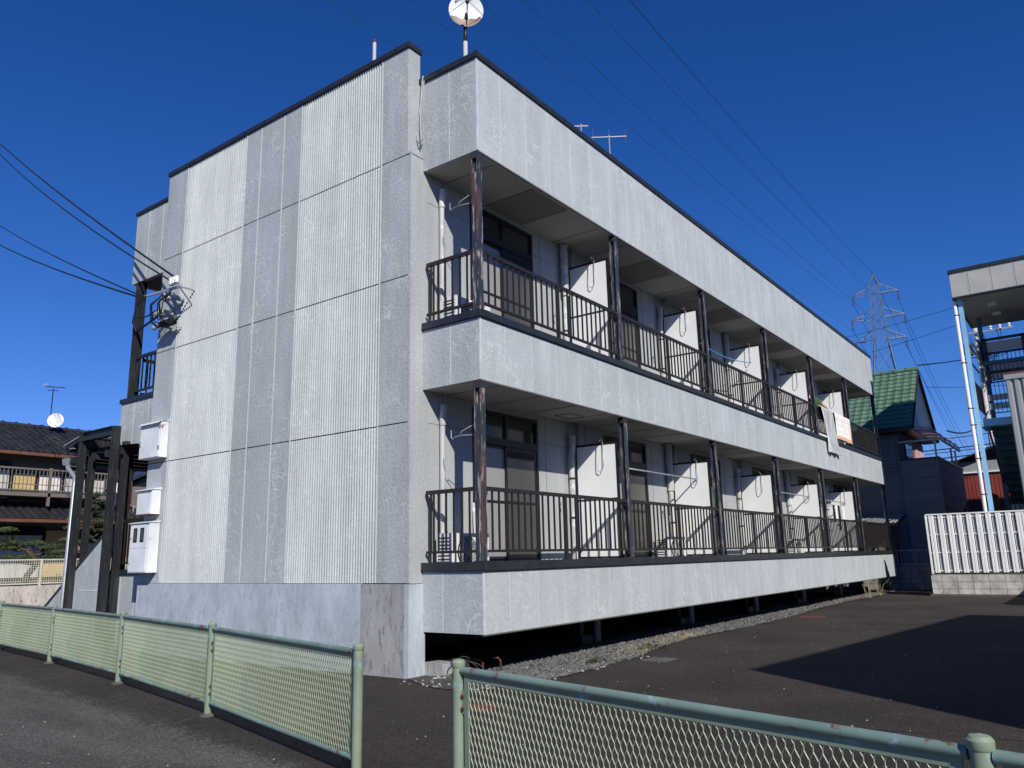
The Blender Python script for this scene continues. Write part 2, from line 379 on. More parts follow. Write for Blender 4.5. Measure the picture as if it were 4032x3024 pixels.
# ------------------------------------------------------------------ GROUND
g = MB().quad((-500,-500,0),(500,-500,0),(500,500,0),(-500,500,0)).build('parking_lot', M['asphalt']); tag(g, kind='structure')
seam = [(-.80,11.7),(-1.08,8.78),(-1.49,5.87),(-2.03,2.85),(-2.65,.02),(-3.40,-2.79),(-3.73,-3.94),(-4.38,-6.5),(-5.03,-9),(-9,-30)]
st = MB(); pts = [(-400,-30,.004)]+[(x, y, .004) for x, y in seam[::-1]]+[(-.5,18,.004),(2.,40,.004),(20,400,.004),(-400,400,.004)]
st.v = pts; st.f = [tuple(range(len(pts)))]
street = tag(st.build('street', M['street']), kind='structure')
M['scratch'] = plain('scrape_mark', (.155, .145, .13), .9, 0, .1, .3, 20)
for (xa, ya, xb, yb, w_) in ((-3.0,-.05,-2.66,.09,.012),(-3.2,-.35,-2.95,-.25,.012),(-3.35,-.75,-3.1,-.62,.014),(-2.55,1.9,-2.1,2.15,.013),(-2.9,1.5,-2.35,1.8,.008),(-2.7,3.9,-1.85,4.25,.012),(-2.5,4.3,-1.8,4.62,.010),(-2.3,5.0,-1.65,5.35,.010),(-3.6,.46,-3.45,.50,.03),(-4.05,-1.2,-3.9,-1.15,.02),(-2.3,2.6,-2.0,2.72,.010)):
    q0, q1 = Vector((xa,ya,.008)), Vector((xb,yb,.008)); t_ = (q1-q0).normalized(); n_ = Vector((-t_.y,t_.x,0))*w_*.5
    m_ = MB(); m_.v = [tuple(q0), tuple(q0.lerp(q1,.3)+n_), tuple(q0.lerp(q1,.8)+n_*.9), tuple(q1), tuple(q0.lerp(q1,.7)-n_), tuple(q0.lerp(q1,.25)-n_*.8)]; m_.f = [(0,5,4,3,2,1)]
    m_.build('scrape_mark', M['scratch'], street)
SEAM_PTS = [(-.49,-1.55),(-.44,-2.2),(-.34,-3.67),(-.2,-5.15),(-.06,-6.2),(.3,-9)]
M['tyre'] = plain('tyre_scuff', (.062, .056, .051), .9, 0, .1, .3, 20)
def ribbon(pts_, w_, name, mat, par_):
    m_ = MB(); P_ = [Vector((x, y, .0075)) for x, y in pts_]
    for a_, b_ in zip(P_[:-1], P_[1:]):
        t_ = (b_-a_).normalized(); n_ = Vector((-t_.y, t_.x, 0))*w_*.5*random.uniform(.6, 1.3); m_.quad(a_-n_, b_-n_, b_+n_, a_+n_)
    m_.v = [(p[0], p[1], .0075) for p in m_.v]; return m_.build(name, mat, par_)
def jag(pts_, n_, amp):
    out = []
    for (a_, b_) in zip(pts_[:-1], pts_[1:]):
        for i_ in range(n_): t_ = i_/n_; out.append((a_[0]+(b_[0]-a_[0])*t_+random.uniform(-amp, amp), a_[1]+(b_[1]-a_[1])*t_+random.uniform(-amp, amp)))
    return out+[pts_[-1]]
ribbon(jag(SEAM_PTS, 16, .008), .012, 'asphalt_seam', M['gap'], g)
for (cx_, cy_, rr_, a0_, a1_) in ((11.5,-3.3,1.5,2.2,4.6),(12.3,-3.1,1.4,2.4,4.4),(9.8,-2.9,1.2,2.6,4.2),(14,-3.2,1.8,2.2,3.6)):
    ribbon([(cx_+rr_*1.6*math.cos(a0_+(a1_-a0_)*i_/14), cy_+rr_*.55*math.sin(a0_+(a1_-a0_)*i_/14)) for i_ in range(15)], .035, 'tyre_scuff', M['tyre'], g)
# gravel strip
edge = [(-.02,.0),(-.22,-.35),(-.38,-.8),(-.35,-1.2),(.3,-1.5),(.9,-1.54),(2.7,-1.5),(4.2,-1.2),(5.6,-1.05),(8,-1.2),(10.5,-1.15),(13,-.95),(16,-.85),(20,-.95),(22.2,-.9)]
gb = MB(); gb.v = [(x, y, .009) for x, y in edge]+[(22.2,5,.009),(.3,5,.009),(.25,.0,.009)]; gb.f = [tuple(range(len(gb.v)))]
tag(gb.build('gravel_ground', M['gravel_bed']), kind='structure')
def edge_y(x):
    for (a, b_) in zip(edge[3:-1], edge[4:]):
        if a[0] <= x <= b_[0]: return a[1]+(b_[1]-a[1])*(x-a[0])/(b_[0]-a[0])
    return -1
def stones(n, mat, pick, smin, smax):
    mb = MB()
    for i in range(n):
        x, y = pick(); s = random.uniform(smin, smax)
        a = random.uniform(0, 6.28); sx = s*random.uniform(.7, 1.3); sy = s*random.uniform(.6, 1.); sz = s*random.uniform(.45, .8)
        k = len(mb.v); ca, sa = math.cos(a), math.sin(a)
        P = [(sx,0,0),(sx*.3,sy,0),(-sx*.8,sy*.5,0),(-sx*.8,-sy*.6,0),(sx*.35,-sy,0),(sx*.2,sy*.15,sz),(-sx*.35,-sy*.1,sz*.9)]
        for (px, py, pz) in P:
            px *= random.uniform(.8,1.2); mb.v.append((x+px*ca-py*sa, y+px*sa+py*ca, .008+pz))
        mb.f += [(k,k+1,k+5),(k+1,k+2,k+6,k+5),(k+2,k+3,k+6),(k+3,k+4,k+6),(k+4,k,k+5,k+6)]
    return mb
def pk():
    x = .25+21.9*random.random()**1.7; y0 = edge_y(x)
    return x, y0+abs(random.gauss(0, .04))+random.random()*(1.15)
def pk2():
    if random.random() < .5: return random.uniform(-.38,.5), random.uniform(-1.35,-.15)
    return random.uniform(.3, 3.2), random.uniform(-1.62, -.9)
tag(stones(9500, M['stone'], pk, .013, .04).build('gravel', M['stone']), 'dark grey crushed gravel strip along the foot of the apartment block', 'gravel', kind='stuff')
tag(stones(300, M['stone_white'], lambda: pk2() if random.random() < .45 else pk(), .009, .026).build('pale_pebbles', M['stone_white']), 'pale pebbles strewn through the gravel at the building corner', 'pebbles', kind='stuff')
def pk3():
    return (random.uniform(-6,-3.2), random.uniform(-3,5)) if random.random() < .45 else (random.uniform(-2.5,9), random.uniform(-5.5,-1.6))
tag(stones(260, M['stone_white'], pk3, .004, .011).build('loose_grit', M['stone_white']), 'tiny pale grit scattered over the asphalt', 'grit', kind='stuff')

# ------------------------------------------------------------------ APARTMENT BLOCK
x0, d, L = SX0, SD, 6*BAY
XE = x0+L+.23
Z1B, Z1C0, Z1C1, Z1R = .51, 1.218, 1.327, 2.207
Z2B, Z2C0, Z2C1, Z2R = 3.508, 4.303, 4.400, 5.239
Z3B, Z3T = 6.584, 8.02
apt = thing('apartment_building', (0,0,0), 'long grey two-storey apartment block with ribbed end wall and dark balcony railings', 'apartment building')
# --- gable wall: dark backing plate, painted boards in courses, ribbed strips
YL = 6.19
gbk = MB(); gbk.box(.026, x0-.002, .001, YL-.02, 1.09, 6.765); gbk.box(.026, x0-.002, .061, YL-.02, 6.766, 8.40); gbk.build('gable_backing', M['gap'], apt)
rows = [(1.092, 3.061, .0), (3.077, 5.023, .0), (5.040, 6.766, .0), (6.784, 8.425, .058)]
flat = [(0, .573), (2.363, 2.803), (2.803, 3.404), (3.404, 3.803), (5.568, YL)]
gp = MB(); rb = MB(); ck = MB(); rbk = MB()
for (za, zb_, yn) in rows:
    for (ya, yb) in flat:
        if ya == 0: ya = yn
        gp.box(0, .024, ya+.002, yb-.002, za, zb_)
    for (ya, yb) in ((.573, 2.363), (3.803, 5.568)):
        rbk.box(.0165, .0245, ya+.001, yb-.001, za, zb_)
        n = 36; pt = (yb-ya)/n
        for i in range(n):
            y = ya+i*pt; k = len(rb.v); e = .017
            prof = [(e, y+pt*.06), (-.001, y+pt*.20), (-.001, y+pt*.46), (e, y+pt*.60)]
            for zz in (za, zb_):
                for (px, py) in prof: rb.v.append((px, py, zz))
            for j in range(3): rb.f.append((k+j, k+j+1, k+5+j, k+4+j))
            rb.f.append((k, k+1, k+2, k+3)); rb.f.append((k+7, k+6, k+5, k+4))
for y in (2.803, 3.404): ck.box(-.0035, .004, y-.010, y+.010, 1.094, 8.42)
for y in (.573, 2.363, 3.803, 5.568): ck.box(-.007, .004, y-.008, y+.008, 1.094, 8.42)
for (ya, yb) in flat:
    q = MB(); k_ = [i for i, v in enumerate(gp.v) if ya-.01 <= v[1] <= yb+.01]; st_k = set(k_); mp_ = {i: n for n, i in enumerate(k_)}
    q.v = [gp.v[i] for i in k_]; q.f = [tuple(mp_[i] for i in f) for f in gp.f if all(i in st_k for i in f)]; q.build('gable_wall', M['siding'], apt)
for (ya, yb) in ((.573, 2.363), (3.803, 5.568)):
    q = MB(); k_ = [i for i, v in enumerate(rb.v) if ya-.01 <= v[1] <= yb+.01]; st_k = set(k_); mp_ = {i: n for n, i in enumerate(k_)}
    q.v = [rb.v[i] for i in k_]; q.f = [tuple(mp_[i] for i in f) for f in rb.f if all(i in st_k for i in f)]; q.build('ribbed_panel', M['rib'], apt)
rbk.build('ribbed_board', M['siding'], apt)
ck.build('caulk_line', M['caulk'], apt)
# return faces at the right-hand end
MB().box(0.0245, x0+.10, -.0035, .0, 1.085, 6.77).build('corner_return', M['rearwall'], apt)
MB().box(0.0245, x0-.004, .056, .0595, 6.784, 8.425).build('upper_corner_return', M['rearwall'], apt)
tr = MB(); tr.box(-.006, .030, -.010, .030, 1.09, 6.77); tr.box(-.012, .055, -.014, .05, 6.77, 6.805); tr.box(.055, x0-.01, -.012, .05, 6.772, 6.79)
tr.build('corner_trim', M['siding'], apt)
MB().box(-.028, x0+.02, .030, YL+.02, 8.426, 8.50).build('gable_coping', M['coping'], apt)
MB().box(.0245, x0, YL-.019, YL, 1.09, 8.425).build('north_edge', M['siding'], apt)
# base
cb_ = MB().box(-.014, x0+.025, .82, 6.205, -.05, 1.086); cb_.build('concrete_base', M['concrete'], apt)
MB().box(-.014, x0+.025, -.016, .818, -.05, 1.080).build('patched_base', M['patched'], apt)
MB().box(-.019, x0+.032, -.021, .055, -.05, 1.075).build('base_corner', M['concrete'], apt)

# --- facade bands
def band(z0, z1, name, mat):
    b = MB(); b.box(x0+.018, XE, -d, -d+.09, z0, z1); b.build(name, mat, apt)
    s = MB(); s.box(x0, x0+.08, -d+.018, .12 if z0 > 6 else -.004, z0 if z0 < 6 else 6.80, z1)
    if z0 > 6: s.box(x0, x0+.08, -d+.018, -.004, z0, 6.799)
    s.box(XE-.08, XE-.002, -d+.092, 0, z0, z1); s.build(name+'_end', M['siding'], apt)
    c = MB(); x = x0+.503
    while x < XE-.1: c.box(x-.005, x+.005, -d-.0025, -d+.01, z0+.004, z1-.004); x += .6
    c.box(x0-.0025, x0+.02, -.49, -.478, z0+.004, z1-.004) if z0 > 1 else c.box(x0-.0025, x0+.02, -.345, -.333, z0+.004, z1-.004)
    c.box(x0-.004, x0+.020, -d-.004, -d+.020, z0+.002, z1-.002)
    c.build('caulk_line', M['caulk'], apt)
    MB().box(x0+.004, XE-.01, -d+.004, -d+.03, z0-.016, z0-.002).build('drip_edge', M['seam_dark'], apt)
band(Z1B, Z1C0, 'lower_parapet', M['facade']); band(Z2B, Z2C0, 'middle_parapet', M['facade']); band(Z3B, 7.945, 'roof_fascia', M['facade'])
def coping(z0, z1, out, name):
    c = MB(); c.box(x0-out, XE+out, -d-out, -d+.13, z0, z1); c.box(x0-out, x0+.12, -d+.131, -.006, z0, z1); c.box(XE-.12, XE+out, -d+.131, 0, z0, z1)
    c.box(x0-out-.008, XE+out+.008, -d-out-.008, -d+.05, z0+.004, z0+.016); c.box(x0-out-.008, x0+.05, -d+.051, -.008, z0+.004, z0+.016)
    c.build(name, M['coping'], apt)
    j = MB(); x = x0+BAY
    for k in range(6): j.box(x0+BAY*(k+1)+.12, x0+BAY*(k+1)+.14, -d-out-.002, -d+.1, z0+.02, z1+.002)
    j.box(x0-out-.002, x0-out+.012, -d-out-.002, -d-out+.012, z0+.02, z1+.003)
    j.build('coping_joint', M['steel_dark'], apt)
coping(Z1C0+.002, Z1C1, .025, 'lower_coping'); coping(Z2C0+.002, Z2C1, .025, 'middle_coping')
c = MB(); c.box(x0-.03, XE+.03, -d-.03, -d+.15, 7.947, Z3T+.005); c.box(x0-.03, x0+.15, -d+.151, .12, 7.947, Z3T+.005); c.box(XE-.15, XE+.03, -d+.151, 6.2, 7.947, Z3T+.005)
c.build('roof_coping', M['coping'], apt)
j = MB()
for k in range(12): j.box(x0+.55+1.82*k, x0+.565+1.82*k, -d-.032, -d+.16, 7.96, Z3T+.008)
j.box(x0-.033, x0-.02, -.50, -.485, 7.96, Z3T+.008); j.box(x0-.033, x0-.02, -d-.033, -d-.02, 7.96, Z3T+.008)
j.build('coping_joint', M['steel_dark'], apt)
# decks, soffits
MB().box(x0+.09, XE-.09, -d+.1, 0, 1.10, 1.20).build('balcony_floor', M['deck'], apt)
MB().box(x0+.09, XE-.09, -d+.1, 0, Z1B+.03, Z1B+.07).build('underside', M['deck'], apt)
MB().box(x0+.09, XE-.09, -d+.1, 0, 4.16, 4.27).build('balcony_floor', M['deck'], apt)
def soffit(z, holes):
    a = MB(); a.box(x0+.004, XE-.09, -d+.004, -.002, z+.002, z+.03); a.build('soffit', M['soffit'], apt)
    s = MB(); x = x0+.46
    k = 0; h = MB()
    while x < XE-.2:
        s.box(x-.005, x+.005, -d+.08, -.004, z-.003, z+.004)
        if holes and k % 4 == 1: h.box(x+.01, x+.905, -d+.085, -.01, z-.002, z+.004)
        x += .918; k += 1
    s.build('soffit_seam', M['seam_dark'], apt)
    if holes: h.build('perforated_panel', M['soffit_hole'], apt)
soffit(Z2B, False); soffit(Z3B, True)
ht = MB()
for (ax_, bx_, ay, by) in ((2.98,3.42,-.50,-.492),(2.98,3.42,-.22,-.212),(2.98,2.988,-.50,-.212),(3.412,3.42,-.50,-.212)):
    ht.box(ax_, bx_, ay, by, Z2B-.006, Z2B+.003)
ht.build('soffit_hatch', M['seam_dark'], apt)
# roof slab + body
MB().box(x0+.1, XE-.1, -d+.1, 6.9, 7.80, 7.90).build('roof', M['deck'], apt)
MB().box(x0+.30, XE-.25, 2.6, 2.7, 0, 7.8).build('inner_wall', M['gap'], apt)
# foundation / underfloor
MB().box(x0+.04, XE-.3, 2.2, 2.35, -.02, 1.1).build('foundation_wall', M['deck'], apt)
MB().box(x0+.08, XE-.2, .002, 6.1, 1.09, 1.12).build('floor_slab', M['deck'], apt)
pl = MB()
for k in range(7):
    x = x0+BAY*k+.25 if k else x0+3.2
    if k == 0: continue
    pl.box(x-.06, x+.06, .12, .24, .0, 1.1); pl.box(x-.18, x+.18, .02, .36, 0, .14)
pl.build('stub_column', M['steel_dark'], apt)
for k in range(5):
    x = 4.35+BAY*k; MB().tube([(x, .0, 0), (x, .0, 1.1)], .055, 10).build('drain_pipe', M['pvc'], apt, smooth=True)

# --- rear balcony wall with window openings
def rear_wall(zf, zc):
    wmb = MB(); sm = MB()
    z0 = zf-.15
    for k in range(6):
        xb = x0+BAY*k; w0, w1 = xb+1.0, xb+2.585; zt = zf+2.10
        wmb.box(xb+(.002 if k else .10), w0, 0, .12, z0, zc); wmb.box(w1, xb+BAY, 0, .12, z0, zc); wmb.box(w0+.002, w1-.002, 0, .12, zt, zc)
        for xs in (.40, 2.79, 3.42): sm.box(xb+xs-.004, xb+xs+.004, -.002, .004, z0, zc)
        for (sa, sb) in ((.02, .99), (2.6, 3.6)): sm.box(xb+sa, xb+sb, -.002, .004, zf+1.76, zf+1.766)
    wmb.build('rear_wall', M['rearwall'], apt); sm.build('wall_joint', M['seam_dark'], apt)
    # far end wall piece
    MB().box(XE-.36, XE-.12, .0, 6.2, z0, zc).build('end_wall', M['siding'], apt)
rear_wall(1.327, Z2B+.0); rear_wall(4.400, Z3B)

def window(xb, zf):
    w0, w1, zb, zt = xb+1.0, xb+2.585, zf-.09, zf+2.10
    f = MB(); y0_, y1_ = -.006, .07
    f.box(w0, w0+.045, y0_, y1_, zb, zt); f.box(w1-.045, w1, y0_, y1_, zb, zt)
    f.box(w0+.046, w1-.046, y0_, y1_, zt-.05, zt); f.box(w0+.046, w1-.046, y0_, y1_, zb, zb+.05)
    f.box(w0+.046, w1-.046, y0_-.012, y1_, zf+1.62, zf+1.72)
    f.box((w0+w1)/2-.03, (w0+w1)/2+.03, .0, y1_, zf+1.721, zt-.051)
    root = f.build('window', M['frame'], apt)
    s = MB(); mx = (w0+w1)/2
    for (a, b_, yy) in ((w0+.047, mx+.03, .028), (mx-.03, w1-.047, .004)):
        s.box(a, a+.04, yy, yy+.022, zb+.052, zf+1.618); s.box(b_-.04, b_, yy, yy+.022, zb+.052, zf+1.618)
        s.box(a+.041, b_-.041, yy, yy+.022, zf+.80, zf+.835); s.box(a+.041, b_-.041, yy, yy+.022, zb+.052, zb+.12); s.box(a+.041, b_-.041, yy, yy+.022, zf+1.575, zf+1.618)
        s.box(a+.041, b_-.041, yy, yy+.022, zf+1.46, zf+1.573) if yy < .02 else None
    s.build('sash', M['frame'], root)
    MB().box(w0+.088, mx-.012, .036, .042, zb+.121, zf+1.574).build('pane', M['glass_frost'], root)
    MB().box(mx+.012, w1-.088, .012, .018, zb+.121, zf+1.459).build('pane', M['glass_pattern'], root)
    gmb = MB(); gmb.box(w0+.047, mx-.031, .03, .036, zf+1.721, zt-.051); gmb.box(mx+.031, w1-.047, .03, .036, zf+1.721, zt-.051)
    gmb.build('transom_pane', M['glass_dark'], root)
    v = MB()
    for i in range(16): v.box(mx+.02+i*.043, mx+.035+i*.043, .0, .005, zf+1.475, zf+1.56)
    v.build('vent_slots', M['gap'], root)
for zf in (1.327, 4.400):
    for k in range(6): window(x0+BAY*k, zf)
# dark room behind the panes
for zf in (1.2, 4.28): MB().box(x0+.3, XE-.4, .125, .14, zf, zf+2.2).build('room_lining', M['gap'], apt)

# --- posts, railings, partitions, downpipes
def h_post(x, y, z0_, z1_, mat, s=.10):
    m = MB(); h = s/2
    m.box(x-h, x+h, y-h, y-h+.012, z0_, z1_); m.box(x-h, x+h, y+h-.012, y+h, z0_, z1_); m.box(x-.006, x+.006, y-h+.012, y+h-.012, z0_, z1_)
    return m.build('post', mat, apt)
for (zl, zh) in ((Z1C1, Z2B), (Z2C1, Z3B)):
    for k in range(7):
        x = x0+BAY*k+(.055 if k < 6 else .12)
        p_ = MB(); p_.box(x-.05, x+.05, -.955, -.943, zl, zh-.002); p_.box(x-.05, x+.05, -.867, -.855, zl, zh-.002); p_.box(x-.006, x+.006, -.943, -.867, zl, zh-.002)
        if k == 0: p_.box(x-.05, x-.044, -.943, -.867, zl, zh-.3)
        po = p_.build('post', M['steel_rusty'] if k == 0 else M['steel'], apt)
        MB().box(x-.07, x+.07, -.965, -.845, zl, zl+.012).build('base_plate', M['steel_dark'], po)
        MB().box(x-.052, x+.052, -.957, -.853, zh-.10, zh-.003).build('post_head', M['gap'], po)
def railing(zc, zr):
    zb = zc+.105
    for k in range(6):
        xa = x0+BAY*k+(.11 if k == 0 else .11); xb = x0+BAY*(k+1)+.0
        m = MB(); y = -.925
        m.box(xa, xb, y-.022, y+.022, zr-.048, zr); m.box(xa, xb, y-.016, y+.016, zb, zb+.032)
        n = 26; st_ = (xb-xa)/n
        for i in range(1, n):
            x = xa+i*st_
            if i == 13: m.box(x-.025, x+.025, y-.02, y+.02, zc, zr-.049); m.box(x-.05, x+.05, y-.04, y+.04, zc, zc+.015)
            else: m.box(x-.009, x+.009, y-.011, y+.011, zb+.033, zr-.049)
        for xx in (xa, xb-.01): m.box(xx, xx+.012, y-.03, y+.05, zr-.10, zr-.049); m.box(xx-.0, xx+.012, y-.03, y+.05, zb-.05, zb-.001)
        m.build('railing', M['rail'], apt)
    for (xx, nm) in ((x0+.045, 'end_railing'), (XE-.07, 'end_railing')):
        m = MB(); m.box(xx-.022, xx+.022, -.86, -.04, zr-.048, zr); m.box(xx-.016, xx+.016, -.86, -.04, zb, zb+.032)
        for i in range(1, 7): yy = -.86+i*.125; m.box(xx-.011, xx+.011, yy-.009, yy+.009, zb+.033, zr-.049)
        m.prism([(-.045, zr-.05), (-.02, zr-.05), (-.16, zr-.20), (-.16, zr-.16)], 'x', xx-.012, xx+.012)
        m.box(xx-.011, xx+.011, -.165, -.145, zc, zr-.05)
        m.build(nm, M['rail'], apt)
railing(Z1C1, Z1R); railing(Z2C1, Z2R)
loops = []
for fi, zf in enumerate((1.327, 4.400)):
    for k in range(1, 6):
        x = x0+BAY*k-.02
        b = MB().box(x-.012, x+.012, -.80, -.085, zf+.028, zf+1.765); pr = b.build('partition', M['board'], apt)
        f = MB(); f.box(x-.018, x+.018, -.83, -.07, zf+1.766, zf+1.80); f.box(x-.018, x+.018, -.83, -.801, zf-.06, zf+1.765); f.box(x-.018, x+.018, -.084, -.068, zf-.06, zf+1.765)
        f.box(x-.02, x-.0125, -.80, -.085, zf+.895, zf+.92); f.box(x-.018, x+.018, -.80, -.085, zf+.0, zf+.027)
        f.build('partition_frame', M['frame'], pr)
        # bent-rod laundry arm folded against the board, hooked over its top
        q = MB()
        q.tube([(x-.03,-.58,zf+1.81),(x-.05,-.60,zf+1.45),(x-.055,-.57,zf+1.36),(x-.055,-.53,zf+1.33),(x-.055,-.49,zf+1.36),(x-.05,-.475,zf+1.45),(x-.03,-.47,zf+1.78)], .006, 6)
        q.tube([(x-.03,-.585,zf+1.81),(x-.10,-.585,zf+1.86),(x-.12,-.58,zf+1.81)], .006, 6)
        q.build('laundry_arm', M['galv'], apt, smooth=True)
    # V-shaped arm on the first post
    q = MB(); zz = zf+1.55
    q.tube([(.34,-.84,zz+.13),(.30,-.60,zz+.03),(.29,-.58,zz-.02)], .006, 6); q.tube([(.34,-.84,zz-.03),(.30,-.60,zz-.02),(.29,-.50,zz-.03),(.29,-.47,zz-.06),(.29,-.44,zz-.03),(.29,-.44,zz+.06)], .006, 6)
    q.build('laundry_arm', M['galv'], apt, smooth=True)
    # downpipes on the wall
    for k in range(6):
        if k == 0:
            x = .56; p_ = MB().tube([(x,-.055,zf-.12),(x,-.055,zf+1.77)], .036, 12); pp = p_.build('downpipe', M['pvc'], apt, smooth=True, auto=40)
            MB().tube([(x,-.06,zf+1.75),(x,-.06,zf+1.83),(x+.01,-.06,zf+1.90),(x+.02,-.06,zf+2.02)], [.042,.044,.05,.05], 12).build('pipe_socket', M['pvc'], pp, smooth=True, auto=40)
        x = x0+BAY*(k+1)-.19
        if k < 5:
            p_ = MB().tube([(x,-.075,zf-.12),(x,-.075,zf+1.25)], .047, 12)
            if (k+fi) % 2: p_.tube([(x,-.075,zf+1.25),(x,-.075,zf+2.17)], .068, 12)
            else: p_.tube([(x,-.075,zf+1.25),(x,-.075,zf+1.62),(x+.04,-.075,zf+1.72),(x+.04,-.075,zf+1.95)], [.047,.047,.05,.06], 12)
            pp = p_.build('downpipe', M['pvc'], apt, smooth=True, auto=40)
            br_ = MB()
            for zz in (.12, .62, 1.24): br_.tube([(x,-.075,zf+zz),(x,-.075,zf+zz+.03)], .054, 12)
            br_.build('pipe_clamp', M['steel_dark'], pp)
            MB().tube([(x+.31,-.05,zf+1.5),(x+.31,-.05,zf+2.17)], .034, 10).build('vent_pipe', M['pvc'], apt, smooth=True)
            tp = MB(); tx = x-.30; tp.tube([(tx,-.0,zf+.84),(tx,-.07,zf+.84),(tx,-.085,zf+.80)], .011, 6); tp.box(tx-.02, tx+.02, -.05, -.03, zf+.85, zf+.875); tp.build('wall_tap', M['galv'], apt)

# --- north corridor side seen beyond the end wall
YN = 7.73
nb = MB(); nb.box(x0, x0+.08, YL+.001, YN, 6.73, 8.17); nb.box(x0+.081, XE, YN-.08, YN, 6.73, 8.17); nb.build('corridor_fascia', M['siding'], apt)
nb = MB(); nb.box(x0, x0+.08, YL+.001, YN, 3.52, 4.355); nb.box(x0+.081, XE, YN-.08, YN, 3.52, 4.355); nb.build('corridor_parapet', M['siding'], apt)
nb = MB(); nb.box(x0, x0+.08, YL+.02, 7.72, -.05, 1.225); nb.box(x0+.081, XE, 7.64, 7.72, .45, 1.225); nb.build('corridor_parapet', M['siding'], apt)
cc = MB()
for y in (6.75, 7.25):
    for (za, zb_) in ((6.735, 8.165), (3.525, 4.35), (.0, 1.22)): cc.box(x0-.003, x0+.01, y-.008, y+.008, za, zb_)
cc.build('caulk_line', M['caulk'], apt)
nb = MB(); nb.box(x0-.03, x0+.12, YL+.002, YN+.03, 8.171, 8.235); nb.box(x0+.121, XE, YN-.1, YN+.03, 8.171, 8.235)
nb.box(x0-.03, x0+.12, YL+.002, YN+.03, 4.357, 4.44); nb.box(x0+.121, XE, YN-.1, YN+.03, 4.357, 4.44)
nb.box(x0-.03, x0+.12, YL+.02, YN+.05, 1.227, 1.31); nb.box(x0+.121, XE, 7.62, YN+.05, 1.227, 1.31)
nb.build('corridor_coping', M['coping'], apt)
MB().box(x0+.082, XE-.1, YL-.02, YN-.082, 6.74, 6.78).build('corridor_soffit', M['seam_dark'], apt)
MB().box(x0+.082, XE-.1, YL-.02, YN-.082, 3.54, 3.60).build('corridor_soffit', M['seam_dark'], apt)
MB().box(x0+.082, XE-.1, YL-.02, YN-.082, 1.0, 1.08).build('corridor_floor', M['deck'], apt)
MB().box(x0+1.6, XE-.1, YL-.12, YL-.02, 1.1, 8.0).build('corridor_wall', M['siding'], apt)
h_post(x0+.06, 7.47, 4.44, 6.73, M['steel_dark'], .14); h_post(x0+.08, 7.53, 1.31, 3.52, M['steel_dark'], .17)
for k in range(1, 7):
    for (za, zb_) in ((4.44, 6.73), (1.31, 3.52)): h_post(x0+BAY*k, 7.47, za, zb_, M['steel_dark'], .10)
for (zc, zr) in ((4.44, 5.24), (1.31, 2.195)):
    m = MB(); xx = x0+.05; m.box(xx-.022, xx+.022, YL+.01, 7.40, zr-.06, zr); m.box(xx-.02, xx+.02, YL+.01, 7.40, zc+.10, zc+.135)
    for i in range(8): yy = 6.33+i*.14; m.box(xx-.012, xx+.012, yy-.011, yy+.011, zc+.136, zr-.061)
    m.box(x0+.2, XE, 7.45, 7.49, zr-.06, zr); m.box(x0+.2, XE, 7.45, 7.49, zc+.10, zc+.135)
    i = 0
    while x0+.3+i*.14 < XE: m.box(x0+.3+i*.14, x0+.32+i*.14, 7.46, 7.48, zc+.136, zr-.061); i += 1
    m.build('corridor_railing', M['rail'], apt)

# --- external stair with steel frame and small canopy
stair = thing('outside_stair', (0,8.3,0), 'grey sided outside stair under a black steel frame left of the end wall', 'staircase')
sp = [(7.37, 2.005), (9.7, .545), (10.35, .14), (10.35, 0), (7.37, 0)]
MB().prism(sp, 'x', .03, .10).build('stair_side', M['siding'], stair)
MB().prism([(y, z) for y, z in sp], 'x', 1.30, 1.37).build('stair_side', M['siding'], stair)
q = MB()
for xx in (.015, 1.285): q.prism([(7.37, 2.007), (9.7, .547), (10.35, .142), (10.35, .19), (9.7, .60), (7.37, 2.07)], 'x', xx, xx+.10)
q.build('stair_coping', M['coping'], stair)
q = MB()
for i in range(7): q.box(.105, 1.295, 7.75+i*.30, 8.06+i*.30, 0, 1.05-i*.15)
q.build('steps', M['deck'], stair)
q = MB()
for zz in (.35, .95): q.box(.026, .032, 7.6, 8.3, zz, zz+.02)
q.build('caulk_line', M['caulk'], stair)
def hcol(y, z1_, x=.0, s=.11):
    m = MB(); m.box(x-s/2, x+s/2, y-s/2, y-s/2+.016, 0, z1_); m.box(x-s/2, x+s/2, y+s/2-.016, y+s/2, 0, z1_); m.box(x-.01, x+.01, y-s/2+.016, y+s/2-.016, 0, z1_); return m
for y in (7.315, 8.545):
    hcol(y, 3.86, -.03, .115).build('frame_column', M['steel_dark'], stair)
hcol(7.315, 3.6, .17, .10).build('frame_column', M['steel_dark'], stair); hcol(8.545, 3.6, .17, .10).build('frame_column', M['steel_dark'], stair)
m = MB(); m.box(-.085, .025, 7.375, 8.485, 3.855, 3.87); m.box(-.085, .025, 7.375, 8.485, 3.70, 3.715); m.box(-.036, -.024, 7.375, 8.485, 3.715, 3.855); m.box(.03, 1.5, 8.46, 8.54, 3.6, 3.75)
m.build('frame_beam', M['steel_dark'], stair)
